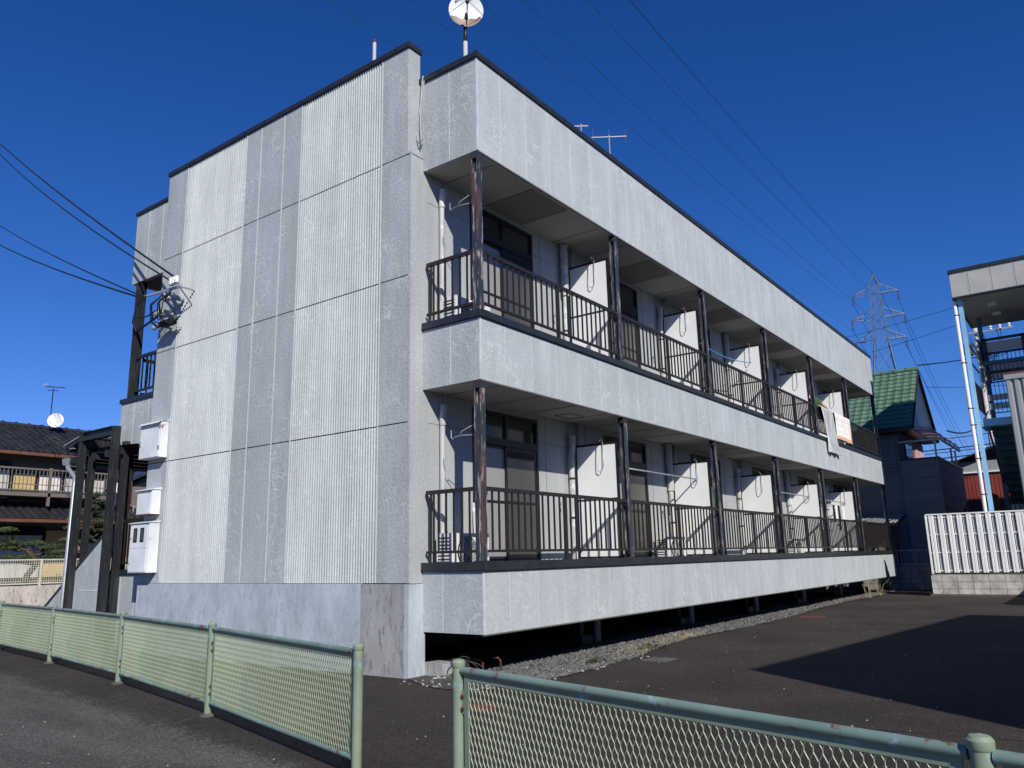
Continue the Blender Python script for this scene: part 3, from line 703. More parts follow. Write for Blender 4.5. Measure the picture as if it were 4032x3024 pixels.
# corrugated canopy sheet sloping towards +y
m = MB(); nx = 40
for i in range(nx):
    xa = .05+i*.1; xb = xa+.1; za = .022*(i % 2); zb_ = .022*((i+1) % 2)
    m.quad((xa, 6.9, 3.50+za), (xb, 6.9, 3.50+zb_), (xb, 9.30, 3.60+za*0+zb_), (xa, 9.30, 3.60+za))
m.build('canopy_sheet', M['steel_dark'], stair)
m = MB()
for y in (7.3, 7.8, 8.3, 8.8, 9.2): m.box(.05, 4.0, y-.04, y+.04, 3.36, 3.48)
m.build('canopy_purlin', M['coping'], stair)
m = MB(); m.box(.06, .0, 9.02, 9.30, 3.62, 3.64); m.prism([(8.62, 3.84), (9.36, 3.69), (9.36, 3.715), (8.62, 3.865)], 'x', -.02, 3.6); m.build('canopy_edge', M['galv'], stair)
MB().prism([(8.62, 3.80), (9.30, 3.58), (9.34, 3.68), (8.62, 3.835)], 'x', .0, 3.6).build('canopy_fascia', M['steel_dark'], stair)
m = MB(); m.prism([(9.22, 3.30), (9.42, 3.34), (9.46, 3.46), (9.18, 3.46)], 'x', .02, 4.); m.build('gutter', M['galv'], stair)
MB().tube([(.07,9.30,3.34),(.05,9.24,3.26),(.03,8.98,3.12),(.0,8.78,3.02),(-.02,8.74,2.9),(-.04,8.74,.05)], .042, 12).build('downpipe', M['galv'], stair, smooth=True, auto=50)

# ------------------------------------------------------------------ THINGS ON THE APARTMENT BLOCK
def ac_unit(x, z, label):
    r = thing('air_conditioner', (x+.37, -.22, z), label, 'air conditioner', 'outdoor air conditioner units on the balconies')
    m = MB(); m.box(x, x+.74, -.34, -.09, z+.035, z+.48); m.build('casing', M['ac_white'], r)
    m = MB()
    for i in range(9): m.box(x-.006, x-.0005, -.31, -.12, z+.07+i*.043, z+.085+i*.043)
    m.build('side_louvre', M['ac_dark'], r)
    cx, cz = x+.30, z+.25
    MB().lathe([(.0, .0), (.19, .0), (.19, .012), (.0, .012)], (cx, -.3405, cz), (0,-1,0), 28).build('fan_opening', M['ac_dark'], r)
    m = MB()
    for k in range(1, 9):
        rr = .022*k; m.tube([(cx+rr*math.cos(a*math.pi/12), -.358, cz+rr*math.sin(a*math.pi/12)) for a in range(25)], .0032, 4, False)
    for k in range(6): a = k*math.pi/3; m.tube([(cx, -.361, cz), (cx+.19*math.cos(a), -.361, cz+.19*math.sin(a))], .004, 4)
    m.lathe([(.0, .0), (.03, .0), (.03, .008), (.0, .008)], (cx, -.36, cz), (0,-1,0), 12)
    m.build('fan_grille', M['ac_white'], r)
    for xx in (x+.08, x+.6): MB().box(xx, xx+.06, -.37, -.06, z, z+.033).build('foot', M['ac_dark'], r)
    MB().tube([(x+.74, -.15, z+.12), (x+.80, -.14, z+.14), (x+.82, -.06, z+.3), (x+.82, -.02, z+.9)], .022, 8).build('hose', M['pvc'], r, smooth=True)
ac_unit(.40, 1.20, 'white air conditioner unit on the lower balcony right beside the rusty corner post')
ac_unit(6.43, 1.20, 'white air conditioner unit behind the second bay of the lower balcony railing')
ac_unit(13.74, 1.20, 'white air conditioner unit behind the fourth bay of the lower balcony railing')
ac_unit(.52, 4.325, 'white air conditioner unit on the upper balcony at the corner nearest the camera')
def pole(xa, xb, z, label, y=-.55):
    r = thing('laundry_pole', ((xa+xb)/2, y, z), label, 'laundry pole', 'laundry poles across the balconies')
    MB().tube([(xa, y, z), (xb, y, z)], .014, 8).build('tube', M['galv'], r, smooth=True)
    for xx in (xa, xb): MB().tube([(xx-.03, y, z), (xx+.03, y, z)], .018, 8).build('end_cap', M['rope_blue'], r)
pole(4.45, 7.40, 2.78, 'pale laundry pole hanging across the second bay of the lower balcony')
pole(12.0, 14.64, 2.78, 'pale laundry pole hanging across the fourth bay of the lower balcony')
pole(15.2, 18.3, 2.76, 'pale laundry pole with clothes hanging in the fifth bay of the lower balcony')
m = MB(); n = 14
m.tube([(7.55+3.35*i/n, -.62, 5.74-.0*i - .13*math.sin(math.pi*min(1, i/n)) + .10*i/n - .08) for i in range(n+1)], .011, 6)
tag(m.build('laundry_rope', M['rope_blue'], loc=(9.2,-.62,5.6), smooth=True), 'sagging sky blue rope strung across the third bay of the upper balcony', 'rope')
def cloth_sheet(name, mats, xa, xb, y, ztop, zbot, label, cat, over=.25, wob=.03, nx=22, nz=26, colf=None, ragged=0., skew=0.):
    me = bpy.data.meshes.new(name); vs = []; fs = []; random.seed(11)
    rowsz = [(-1, k) for k in range(5, 0, -1)] + [(0, k) for k in range(nz+1)]
    for (s_, k) in rowsz:
        for i in range(nx+1):
            u = i/nx; x = xa+(xb-xa)*u
            if s_ < 0: yy = y+.07+.006*k; z = ztop-over*k/5; 
            else:
                t_ = k/nz; yy = y-.055 if k else y; z = ztop+.006-(ztop-zbot)*t_ - ragged*t_*(.5+.5*mnoise.noise(Vector((u*4, 3, 1))))
                if k == 0: yy = y-.01; z = ztop+.012
                yy -= wob*t_*(math.sin(u*17+1.3*math.sin(t_*4))*.5+.5) + .02*t_*mnoise.noise(Vector((u*5, t_*3, 7)))
                x += skew*t_ + .02*math.sin(t_*5+u*2)
            vs.append((x, yy, z))
    R_ = len(rowsz)
    for r_ in range(R_-1):
        for i in range(nx): a = r_*(nx+1)+i; fs.append((a, a+1, a+nx+2, a+nx+1))
    c0 = ((xa+xb)/2, y, ztop)
    me.from_pydata([(v[0]-c0[0], v[1]-c0[1], v[2]-c0[2]) for v in vs], [], fs)
    me.polygons.foreach_set('use_smooth', [True]*len(me.polygons))
    for mm in mats: me.materials.append(mm)
    if colf:
        for p in me.polygons:
            r_ = p.index//nx; i = p.index % nx; p.material_index = colf(i/nx, r_/(R_-1))
    o = bpy.data.objects.new(name, me); C.objects.link(o); o.location = c0
    md = o.modifiers.new('thick', 'SOLIDIFY'); md.thickness = .012
    tag(o, label, cat); return o
M['quilt'] = plain('quilt_grey', (.42, .44, .43), .8, 0, .1, .4, 3, 0, 40, (6, 6, .7))
M['quilt_hem'] = plain('quilt_hem', (.62, .62, .58), .8)
M['towel_white'] = plain('towel_white', (.82, .78, .74), .9, 0, .1, .06, 8)
M['towel_hem'] = plain('towel_hem', (.74, .46, .28), .9)
M['towel_orange'] = plain('towel_orange', (.80, .64, .52), .9, 0, .1, .1, 8)
M['cloth_green'] = plain('cloth_green', (.05, .095, .04), .9, 0, .1, .5, 6)
M['cloth_orange'] = plain('cloth_orange', (.55, .20, .07), .9, 0, .1, .4, 9)
M['cloth_black'] = plain('cloth_black', (.02, .015, .015), .9)
M['cloth_pink'] = plain('cloth_pink', (.65, .30, .28), .9)
zr2 = 5.25
cloth_sheet('quilt', [M['quilt'], M['quilt_hem']], 15.02, 16.12, -.95, zr2, 4.03, 'worn silver grey quilt hung over the upper balcony rail and reaching down the wall', 'quilt', .3, .07, 24, 30,
    lambda u, v: 1 if (u < .05 or u > .95 or v > .965) else 0, .1, .30)
cloth_sheet('bath_towel', [M['towel_white'], M['towel_orange'], M['towel_hem']], 16.36, 18.02, -.94, zr2, 4.50, 'white towel with thin orange stripes and an orange hem on the upper balcony rail', 'towel', .2, .03, 26, 30,
    lambda u, v: 2 if v > .88 else 1 if (abs(v-.33) < .018 or abs(v-.52) < .018 or abs(v-.71) < .018 or abs(u-.80) < .01) else 0, .06, .02)
# draped blanket hump behind the rail
def hump(name, mats, xa, xb, y0_, y1_, z0_, h, label, cat, colf):
    me = bpy.data.meshes.new(name); nx, ny = 26, 12; vs = []; fs = []
    for j_ in range(ny+1):
        for i in range(nx+1):
            u, v = i/nx, j_/ny; a = math.pi*v
            prof = math.sin(math.pi*min(1, .12+u*.80))**.7*(1-.55*u)
            vs.append((xa+(xb-xa)*u+.03*math.sin(7*u+5*v), y0_+(y1_-y0_)*(.5-.5*math.cos(a)), z0_+h*prof*math.sin(a)**.6*(1+.16*mnoise.noise(Vector((u*6, v*4, 2))))))
    for j_ in range(ny):
        for i in range(nx): a = j_*(nx+1)+i; fs.append((a, a+1, a+nx+2, a+nx+1))
    c0 = ((xa+xb)/2, (y0_+y1_)/2, z0_); me.from_pydata([(v[0]-c0[0], v[1]-c0[1], v[2]-c0[2]) for v in vs], [], fs)
    me.polygons.foreach_set('use_smooth', [True]*len(me.polygons))
    for mm in mats: me.materials.append(mm)
    for p in me.polygons: p.material_index = colf((p.index % nx)/nx, (p.index//nx)/ny)
    o = bpy.data.objects.new(name, me); C.objects.link(o); o.location = c0; md = o.modifiers.new('thick', 'SOLIDIFY'); md.thickness = .02; tag(o, label, cat)
hump('patterned_blanket', [M['cloth_green'], M['cloth_orange'], M['cloth_black'], M['cloth_pink']], 14.82, 16.75, -.90, -.55, 5.10, .66,
    'bunched green, orange and black blanket draped inside the upper balcony rail', 'blanket',
    lambda u, v: (3 if v > .35 and v < .6 and u < .3 else 0) if u < .42 else (1 if (u < .68 and int(u*40) % 3) else 2 if int(u*31+v*9) % 4 else 1))
# hanger rack with clothes
r = thing('clothes_hanger_rack', (16.6,-.6,2.74), 'small white rack of pegged clothes on the pole in the fifth lower bay', 'hanger rack')
m = MB()
for a in range(3): m.tube([(16.1+.3*a, -.75, 2.62), (16.1+.3*a, -.45, 2.62)], .008, 5)
m.tube([(16.0,-.75,2.62),(17.2,-.75,2.62),(17.2,-.45,2.62),(16.0,-.45,2.62),(16.0,-.75,2.62)], .008, 5); m.tube([(16.6,-.6,2.78),(16.6,-.6,2.62)], .006, 5)
m.build('rack', M['ac_white'], r)
for i, (xx, mm) in enumerate(((16.08,'cloth_black'),(16.34,'ac_white'),(16.6,'cloth_black'),(16.85,'quilt'),(17.08,'ac_white'))):
    m = MB(); h = .45+.12*((i*7) % 3)
    for k in range(6):
        m.quad((xx+.03*k, -.75+.012*math.sin(k*2), 2.61), (xx+.03*k+.03, -.75+.012*math.sin(k*2+2), 2.61), (xx+.03*k+.04, -.75+.02*math.sin(k*2+2), 2.61-h), (xx+.03*k+.005, -.75+.02*math.sin(k*2), 2.61-h))
    m.build('garment', M[mm], r)
# meter and switch boxes on the end wall
def box_thing(name, y0_, y1_, z0_, z1_, t, label, kind):
    r = thing(name, (-t/2, (y0_+y1_)/2, z0_), label, 'electrical box', 'white metal boxes on the end wall')
    MB().box(-t, -.008, y0_, y1_, z0_, z1_).build('casing', M['white_paint'], r)
    return r
r = box_thing('switch_box', 5.60, 6.24, 3.135, 3.745, .145, 'large white rusty metal box topmost on the left edge of the end wall', 0)
m = MB(); m.prism([(-.20,3.70),(-.20,3.715),(-.004,3.775),(-.004,3.747),(-.145,3.747)], 'y', 5.585, 6.26); m.build('rain_hood', M['white_paint'], r)
MB().box(-.153, -.1455, 5.625, 6.22, 3.145, 3.69).build('door', M['white_paint'], r)
for zz in (3.26, 3.62): MB().box(-.160, -.1535, 5.612, 5.65, zz, zz+.07).build('hinge', M['galv'], r)
MB().box(-.17, -.154, 6.17, 6.20, 3.36, 3.44).build('handle', M['galv'], r)
r = box_thing('switch_box', 5.69, 6.15, 2.20, 2.60, .16, 'small white rust-stained metal box between the larger boxes on the end wall', 1)
m = MB(); m.prism([(-.20,2.59),(-.20,2.603),(-.004,2.645),(-.004,2.602),(-.16,2.602)], 'y', 5.675, 6.17); m.build('rain_hood', M['white_paint'], r)
MB().box(-.167, -.1605, 5.71, 6.13, 2.21, 2.585).build('door', M['white_paint'], r)
MB().box(-.163, -.02, 5.70, 6.14, 2.188, 2.199).build('rust_strip', M['rust_lid'], r)
MB().tube([(-.17, 6.14, 2.33),(-.21, 6.16, 2.36),(-.21, 6.16, 2.26)], .009, 6).build('handle', M['galv'], r)
r = box_thing('meter_box', 5.655, 6.23, 1.26, 2.06, .185, 'tall white meter box with two black windows lowest on the end wall', 2)
m = MB(); m.prism([(-.215,2.055),(-.215,2.066),(-.004,2.10),(-.004,2.062),(-.185,2.062)], 'y', 5.64, 6.25); m.build('rain_hood', M['white_paint'], r)
dd = MB().box(-.193, -.1855, 5.69, 6.21, 1.66, 2.04).build('upper_door', M['white_paint'], r)
MB().box(-.193, -.1855, 5.69, 6.21, 1.275, 1.652).build('lower_door', M['white_paint'], r)
for ya in (5.79, 6.00):
    MB().box(-.198, -.1935, ya, ya+.115, 1.75, 1.98).build('meter_window', M['frame'], dd)
    MB().box(-.2, -.1985, ya+.022, ya+.093, 1.775, 1.955).build('meter_glass', M['glass_dark'], dd)
for zz in (1.80, 1.40): MB().box(-.20, -.194, 6.17, 6.19, zz, zz+.03).build('latch', M['galv'], r)
# service entrance bracket with insulators
r = thing('service_bracket', (-.15, 5.5, 5.95), 'galvanised bracket with white insulators and tangled service cables high on the end wall', 'cable bracket')
m = MB(); m.bar((-.26,5.10,5.965),(-.26,6.28,6.04),.028,.04); m.bar((-.26,5.12,5.965),(.02,5.12,5.965),.02,.025); m.bar((-.26,5.12,5.95),(.0,5.16,5.72),.018,.02); m.bar((-.26,5.6,5.99),(0,5.6,5.99),.02,.03)
m.build('bracket_arm', M['galv'], r)
for (y, z) in ((5.16,6.02),(5.24,6.02),(5.33,6.02)):
    MB().lathe([(0,0),(.03,.0),(.05,.02),(.03,.045),(.05,.065),(.03,.09),(.045,.11),(.02,.14),(0,.14)], (-.30,y,z), (0,.1,1), 14).build('insulator', M['porcelain'], r, smooth=True)
for (y, z, k) in ((5.52,5.86,1),(5.80,5.66,.8),(5.84,5.42,.8)):
    MB().tube([(-.02,y-.12,z-.02),(-.12,y-.03,z+.03),(-.20,y+.03,z+.02),(-.26,y+.06,z-.05)], [.035*k,.045*k,.05*k,.055*k], 12).build('cable_entry', M['insul'], r, smooth=True)
m = MB()
for k in range(7):
    a = random.uniform(5.35, 6.0)
    m.tube([(-.26,a,5.9+random.uniform(0,.06)),(-.32-random.random()*.1,a+.1,5.75),(-.30,a+.18,5.55-random.random()*.1),(-.22,a+.05,5.38),(-.12,a-.1,5.45+.1*random.random())], .011, 5)
m.tube([(-.30,6.2,6.02),(-.36,6.32,5.85),(-.38,6.36,5.55),(-.34,6.30,5.38),(-.30,6.0,5.48),(-.22,5.82,5.60)], .02, 6)
m.tube([(-.30,6.15,6.02),(-.34,6.22,5.80),(-.34,6.24,5.62),(-.30,6.05,5.62),(-.22,5.86,5.72)], .013, 6)
m.box(-.24,-.10,5.42,5.78,5.40,5.47)
m.build('cable_tangle', M['wire'], r, smooth=False)
def wirething(a, b, sag, rad, label, mat='wire', n=16, group='service cables'):
    a = Vector(a); b = Vector(b); mb = MB()
    mb.tube([a.lerp(b, i/n) - Vector((0,0,sag*4*(i/n)*(1-i/n))) for i in range(n+1)], rad, 5)
    o = mb.build('overhead_cable', M[mat], loc=tuple(a)); tag(o, label, 'cable', group); return o
wirething((-.30,5.16,6.10), (3.522, 29.886, 20.71), .25, .020, 'uppermost black service cable from the end-wall bracket rising off to the left')
wirething((-.30,5.30,6.08), (3.549, 29.807, 20.435), .45, .016, 'black service cable just under the uppermost one at the end-wall bracket')
wirething((-.30,6.25,6.03), (3.947, 29.2, 16.251), .2, .015, 'thin service cable, third from the top, meeting the outer end of the bracket')
wirething((-.30,6.26,6.00), (4.043, 29.162, 15.247), .2, .020, 'lowest and thickest service cable reaching the bracket from the left')
# grey cable draped over the roof edge
m = MB(); m.tube([(.26,-.02,8.05),(.20,-.03,8.03),(.18,-.03,7.9),(.18,.0,7.6),(.17,.05,7.2),(.16,.07,7.08),(.16,.0,6.98),(.17,-.04,7.05),(.18,0,7.2),(.185,.0,7.6),(.20,-.05,7.95)], .010, 6)
m.tube([(.18,.0,7.55),(.17,.07,7.2),(.16,.03,7.03),(.16,-.05,7.0),(.17,-.07,7.08)], .008, 6)
tag(m.build('dangling_cable', M['insul'], loc=(.2,0,8.03), smooth=True), 'loose grey cable draped over the roof edge and looped at its end', 'cable')
# satellite dish on the roof
r = thing('satellite_dish', (1.0,-.15,7.9), 'round white satellite dish with peeling lower rim on a mast above the roof corner', 'satellite dish')
MB().tube([(1.0,-.15,7.9),(1.0,-.15,8.98)], .033, 12).build('mast', M['pvc'], r, smooth=True)
MB().tube([(1.0,-.15,8.9),(1.0,-.15,9.38)], .028, 12).build('mast_top', M['steel_dark'], r, smooth=True)
nrm = Vector((-.70,-.66,-.12)).normalized(); dc = Vector((.94,-.22,9.46))
mdish, t_, b_ = newmat('dish_face', .45, 0, .5); tcd = N(t_, 'ShaderNodeTexCoord'); spd = N(t_, 'ShaderNodeSeparateXYZ'); t_.links.new(tcd.outputs['Object'], spd.inputs[0])
lowm = ramp(t_, math_(t_, 'ADD', math_(t_, 'MULTIPLY', spd.outputs['Z'], -1.), math_(t_, 'MULTIPLY', noise(t_, coords(t_), 14, 5, .6), .16)), [(.175, 0.), (.19, 1.)])
t_.links.new(mix(t_, lowm, (.80,.80,.78), (.20,.13,.10)), b_.inputs['Base Color'])
dm = MB().lathe([(0,-.045),(.10,-.040),(.18,-.022),(.245,.0),(.262,.004),(.262,-.006),(.24,-.014),(.17,-.038),(.0,-.058)], (0,0,0), (0,0,1), 40)
do = dm.build('reflector', mdish, r, loc=tuple(dc-Vector((1.0,-.15,7.9))), smooth=True, auto=40)
# geometry was built round the dish's own axis: turn it to face out and up the street
for v in do.data.vertices: v.co = v.co + Vector(dc)   # undo world offset
q_ = nrm.to_track_quat('Z', 'Y').to_matrix()
for v in do.data.vertices: v.co = q_ @ v.co
m = MB(); tip = dc+nrm*.30-Vector((0,0,.02)); m.tube([dc-Vector((0,0,.25)), dc-Vector((0,0,.25))+nrm*.12, tip-Vector((0,0,.05))], .009, 6)
m.tube([dc+Vector((.17,-.18,-.06)), tip], .004, 5); m.tube([dc+Vector((-.17,.18,-.06)), tip], .004, 5)
m.build('feed_arm', M['steel_dark'], r)
MB().lathe([(0,0),(.022,.0),(.03,.03),(.03,.09),(.0,.1)], tip+Vector((0,0,-.05)), -nrm*.4+Vector((0,0,.9)), 12).build('receiver', M['steel_dark'], r, smooth=True)
MB().box(.96,1.04,-.21,-.12,9.34,9.44).build('clamp', M['steel_dark'], r)
right = Vector((0,0,1)).cross(nrm).normalized(); upv = nrm.cross(right)
# faded lettering along the upper rim
for i, chx in enumerate('MASPRO'):
    ang = R(138 - i*13.5); cu = bpy.data.curves.new('lettering', 'FONT'); cu.body = chx; cu.size = .052; cu.align_x = 'CENTER'; cu.align_y = 'CENTER'; cu.extrude = .0006; cu.offset = .0016
    to = bpy.data.objects.new('lettering', cu); C.objects.link(to)
    dg = bpy.context.evaluated_depsgraph_get(); me = bpy.data.meshes.new_from_object(to.evaluated_get(dg)); bpy.data.objects.remove(to)
    o = bpy.data.objects.new('letter', me); C.objects.link(o); me.materials.append(M['text_grey'])
    rr = .205; rt = Matrix.Rotation(ang-math.pi/2, 3, 'Z')
    basis = Matrix((right, upv, nrm)).transposed() @ rt
    o.parent = r; o.location = dc - Vector((1.0,-.15,7.9)) + right*(rr*math.cos(ang)) + upv*(rr*math.sin(ang)) + nrm*(-.008)
    o.rotation_euler = basis.to_euler()
# short vent mast and aerials on the roof
m = MB().tube([(.6,1.40,7.9),(.6,1.40,9.44)], .028, 10); o = m.build('roof_mast', M['pvc'], loc=(.6,1.4,7.9), smooth=True); tag(o, 'short bare white mast standing behind the end wall coping', 'mast')
MB().tube([(.6,1.40,9.44),(.6,1.40,9.49)], .032, 10).build('mast_cap', M['rust_lid'], o)
def aerial(base, top, dirv, ln, els, label, name='tv_aerial', el=.2):
    r = thing(name, base, label, 'tv aerial', 'roof television aerials')
    MB().tube([base, top], .016, 6).build('mast', M['galv'], r)
    dv = Vector(dirv).normalized(); t0 = Vector(top)-Vector((0,0,.05)); m = MB(); m.bar(t0-dv*ln*.5, t0+dv*ln*.5, .020, .020); m.build('boom', M['insul'], r)
    for k in range(els):
        p = t0+dv*(ln*(-.46+.92*k/(els-1))); s = el*(1-.25*k/els); side = dv.cross(Vector((0,0,1)))
        if name == 'tv_aerial': e = MB().tube([p-side*s*.1-Vector((0,0,s)), p+side*s*.1+Vector((0,0,s))], .006, 5)
        else: e = MB().tube([p-side*s, p+side*s], .006, 5)
        e.build('element', M['steel_dark'], r)
aerial((6.25,1.0,7.9), (6.25,1.0,10.47), (.6,-.8,0), .30, 5, 'small aerial just showing above the roof edge near the middle of the block', el=.04)
aerial((8.41,1.5,7.9), (8.41,1.5,11.36), (.6,-.8,0.02), .85, 3, 'larger aerial with upright rods above the roof edge of the apartment block', el=.20)

# ------------------------------------------------------------------ FOREGROUND FENCES
def fence_mesh(p0, p1, z0_, z1_, pu=.0352, pv=.0432, dp=.0016):
    p0 = Vector((*p0, 0)); p1 = Vector((*p1, 0)); ln = (p1-p0).length; u = (p1-p0)/ln; nn = Vector((-u.y, u.x, 0)); mb = MB()
    nc = int(ln/pu); nr = int((z1_-z0_)/pv)
    def P(a, z, o): q = p0+u*a+nn*o; return (q.x, q.y, z)
    def strip(a0, za, a1, zb_, w, dep, tilt):
        k = len(mb.v)
        for (a, z) in ((a0, za), (a1, zb_)):
            mb.v += [P(a-w, z, -dep+tilt), P(a+w, z, -dep-tilt), P(a+w, z, dep-tilt), P(a-w, z, dep+tilt)]
        for q in ((0,1,5,4),(1,2,6,5),(2,3,7,6),(3,0,4,7)): mb.f.append(tuple(k+i for i in q))
    for j in range(nr):
        za = z0_+j*pv+.007; zb_ = z0_+(j+1)*pv-.007; o = .5*(j % 2)
        for i in range(nc+1):
            a = (i+o)*pu
            if a > ln: continue
            for s_ in (-.5, .5):
                b = a+s_*pu
                if b < 0 or b > ln: continue
                strip(a, za, b, zb_, .0007, dp, s_*.0014)
            strip(a, za-.014, a, za+.001, .0019, dp+.0007, .0005)
    return mb
def fence_run(P, zt, labels, posts, side):
    made = []
    for k, (p, pl_) in enumerate(zip(P, posts)):
        if pl_:
            r = MB().tube([(p[0], p[1], 0), (p[0], p[1], zt+.005)], .033, 16)
            r.lathe([(.034, .0), (.038, .006), (.038, .028), (.028, .040), (.0, .046)], (p[0], p[1], zt), (0,0,1), 16)
            o = r.build('fence_post', M['fence_green'], loc=(p[0], p[1], 0), smooth=True, auto=35)
            tag(o, pl_, 'fence post', 'green fence posts')
            MB().lathe([(.07,0),(.07,.012),(.045,.02),(.034,.03)], (p[0],p[1],.004), (0,0,1), 14).build('post_foot', M['kerb'], o)
    for k in range(len(P)-1):
        if not labels[k]: continue
        a = Vector((*P[k], 0)); b = Vector((*P[k+1], 0)); u = (b-a).normalized(); nn = Vector((-u.y, u.x, 0))
        r = thing('guard_fence', tuple((a+b)/2), labels[k], 'fence panel', 'green expanded metal fence panels')
        z_ = Vector((0,0,1))
        m = MB().tube([a+u*.035+z_*(zt-.012), b-u*.035+z_*(zt-.012)], .0205, 14); m.build('top_rail', M['fence_rail'], r, smooth=True, auto=50)
        MB().bar(a+u*.08+z_*(zt-.046), b-u*.08+z_*(zt-.046), .006, .030, up=(0,0,1)).build('inner_frame', M['fence_green'], r)
        MB().tube([a+u*.06+z_*.125, b-u*.06+z_*.125], .017, 10).build('bottom_rail', M['fence_rail'], r, smooth=True, auto=50)
        for (q, s_) in ((a, 1), (b, -1)):
            c0 = q+u*s_*.075
            MB().bar(c0+z_*.13, c0+z_*(zt-.03), .038, .008, up=nn).build('side_bar', M['fence_green'], r)
            for zz in (.24, .62):
                t = MB(); t.bar(q+u*s_*.03+z_*zz, q+u*s_*.062+z_*zz, .006, .12, up=(0,0,1)); pb = t.build('fixing_plate', M['fence_green'], r)
                t = MB()
                for dz in (-.032, .032): t.lathe([(0,0),(.010,0),(.010,.012),(0,.014)], q+u*s_*.05-nn*side*.004+z_*(zz+dz), -nn*side, 6)
                t.build('bolt', M['rust_lid'], pb)
        pa, pb_ = a+u*.09, b-u*.09
        fence_mesh((pa.x, pa.y), (pb_.x, pb_.y), .145, zt-.035, dp=.0016 if P[0][0] < -3 else .0034).build('metal_mesh', M['mesh_green'] if P[0][0] < -3 else M['mesh_green2'], r)
FL = [(-.74,11.7), (-1.027,8.781), (-1.438,5.867), (-1.975,2.85), (-2.60,.02), (-3.345,-2.79)]
fence_run(FL, .79, ['green mesh fence panel at the far left edge, beyond the leftmost visible post', 'green mesh fence panel ending at the far left post, below the retaining wall',
    'green mesh fence panel with a pale square patch, below the outside stair', 'green mesh fence panel below the painted concrete base, second nearest of the long run', 'large pale green mesh panel in front of the building, left of the gap'],
    ['green fence post out of the way at the far end of the left run', 'leftmost green fence post at the edge of the photo', 'green fence post below the white drainpipe of the outside stair', 'green fence post below the meter box, in the middle of the left run', 'green fence post left of the largest pale mesh panel', 'tall green fence post at the left side of the gap'], 1)
G0, G1 = (-3.679,-3.94), (-4.33,-6.475)
fence_run([G0, G1, (-4.98,-9.0)], .79, ['open diamond mesh panel with a rusty pale blue top rail at the bottom right', 'fence panel at the bottom right corner, beyond the domed post'],
    ['green fence post with flaking blue paint at the right side of the gap', 'domed green fence post with a rusty cap at the bottom right corner', 'green fence post outside the right edge of the photo'], 1)
# ground furniture
o = MB().lathe([(0,.0),(.17,.0),(.17,.010),(.155,.014),(0,.014)], (-1.03,-1.92,.002), (0,0,1), 24).build('round_lid', M['rust_lid'], loc=(-1.03,-1.92,0)); tag(o, 'round rusty brown drain lid in the asphalt behind the right fence', 'drain lid')
o = MB().box(10.3,10.75,-1.75,-1.35,.002,.016); o.box(10.27,10.78,-1.78,-1.32,.0,.010); o = o.build('square_lid', M['rust_lid'], loc=(10.5,-1.55,0)); tag(o, 'square rusty drain lid beside the gravel halfway along the building', 'drain lid')
o = MB().box(2.62,3.0,-2.02,-1.68,.002,.014).build('concrete_lid', M['kerb'], loc=(2.8,-1.85,0)); tag(o, 'pale square concrete lid at the edge of the gravel near the building corner', 'drain lid')
o = MB(); o.prism([(.27,-.30),(.62,-.33),(.72,-.02),(.27,.05)], 'z', 0, .15); o = o.build('footing_block', M['patched'], loc=(.45,-.15,0)); tag(o, 'low beige concrete block at the foot of the building corner', 'concrete block')
m = MB(); random.seed(3)
for k in range(7):
    cx, cy = .30+random.uniform(-.12,.12), -.62+random.uniform(-.1,.1); rr = random.uniform(.10,.17); tl = random.uniform(.3,1.); a0 = random.uniform(0,6)
    m.tube([(cx+rr*math.cos(a0+t*.42), cy+rr*math.sin(a0+t*.42)*math.cos(tl), .13+rr*math.sin(a0+t*.42)*math.sin(tl)) for t in range(random.randint(9,16))], .007, 5)
tag(m.build('wire_coil', M['ac_dark'], loc=(.3,-.6,0), smooth=True), 'loose coil of grey wire lying on the gravel by the building corner', 'wire coil')
m = MB()
for (xx, yy) in ((.98,-.62),(.72,-.55)): m.tube([(xx,yy,0),(xx,yy,.13),(xx-.03,yy+.02,.17),(xx-.10,yy+.06,.17)], .014, 7)
tag(m.build('rebar_hook', M['rust_lid'], loc=(.85,-.6,0), smooth=True), 'two bent rusty iron rods sticking up behind the coil of wire', 'iron rods')
def weed(x, y, n, h, mat, label, spread=.3):
    random.seed(int(x*100)); m = MB()
    for k in range(n):
        a = random.uniform(0,6.28); s = random.uniform(.1, spread); hh = h*random.uniform(.5,1); bx_ = x+random.uniform(-.12,.12); by = y+random.uniform(-.08,.08)
        m.tube([(bx_,by,0),(bx_+s*.3*math.cos(a),by+s*.3*math.sin(a),hh*.6),(bx_+s*math.cos(a),by+s*math.sin(a),hh)], [.0055,.004,.002], 4)
        if mat == 'weed':
            for j in range(5):
                t = .3+.14*j; c0 = Vector((bx_+s*t*math.cos(a),by+s*t*math.sin(a),hh*t)); b2 = random.uniform(0,6.28); m.quad(c0, c0+Vector((math.cos(b2)*.05,math.sin(b2)*.05,.02)), c0+Vector((math.cos(b2)*.09,math.sin(b2)*.09,-.01)), c0+Vector((math.cos(b2+.5)*.05,math.sin(b2+.5)*.05,.0)))
    o = m.build('weed', M[mat], loc=(x,y,0)); tag(o, label, 'weed', 'weeds along the gravel')
weed(18.1,-.95,7,.75,'weed_dry','short tuft of dry straw-coloured stalks at the end of the gravel strip')
weed(19.5,-.95,9,1.0,'weed_dry','tallest tuft of dry pale stalks under the far end of the balcony', .7)
weed(21.3,-.80,16,.55,'weed','leafy green weed under the far end of the building')
weed(2.3,-1.32,8,.06,'weed','low green weed at the gravel edge nearest the concrete lid')
weed(3.9,-1.15,12,.08,'weed','low patch of green weed further along the gravel edge')
weed(5.4,-.95,14,.12,'weed_dry','low dry grass tuft on the gravel under the second bay')
random.seed(12); m = MB()
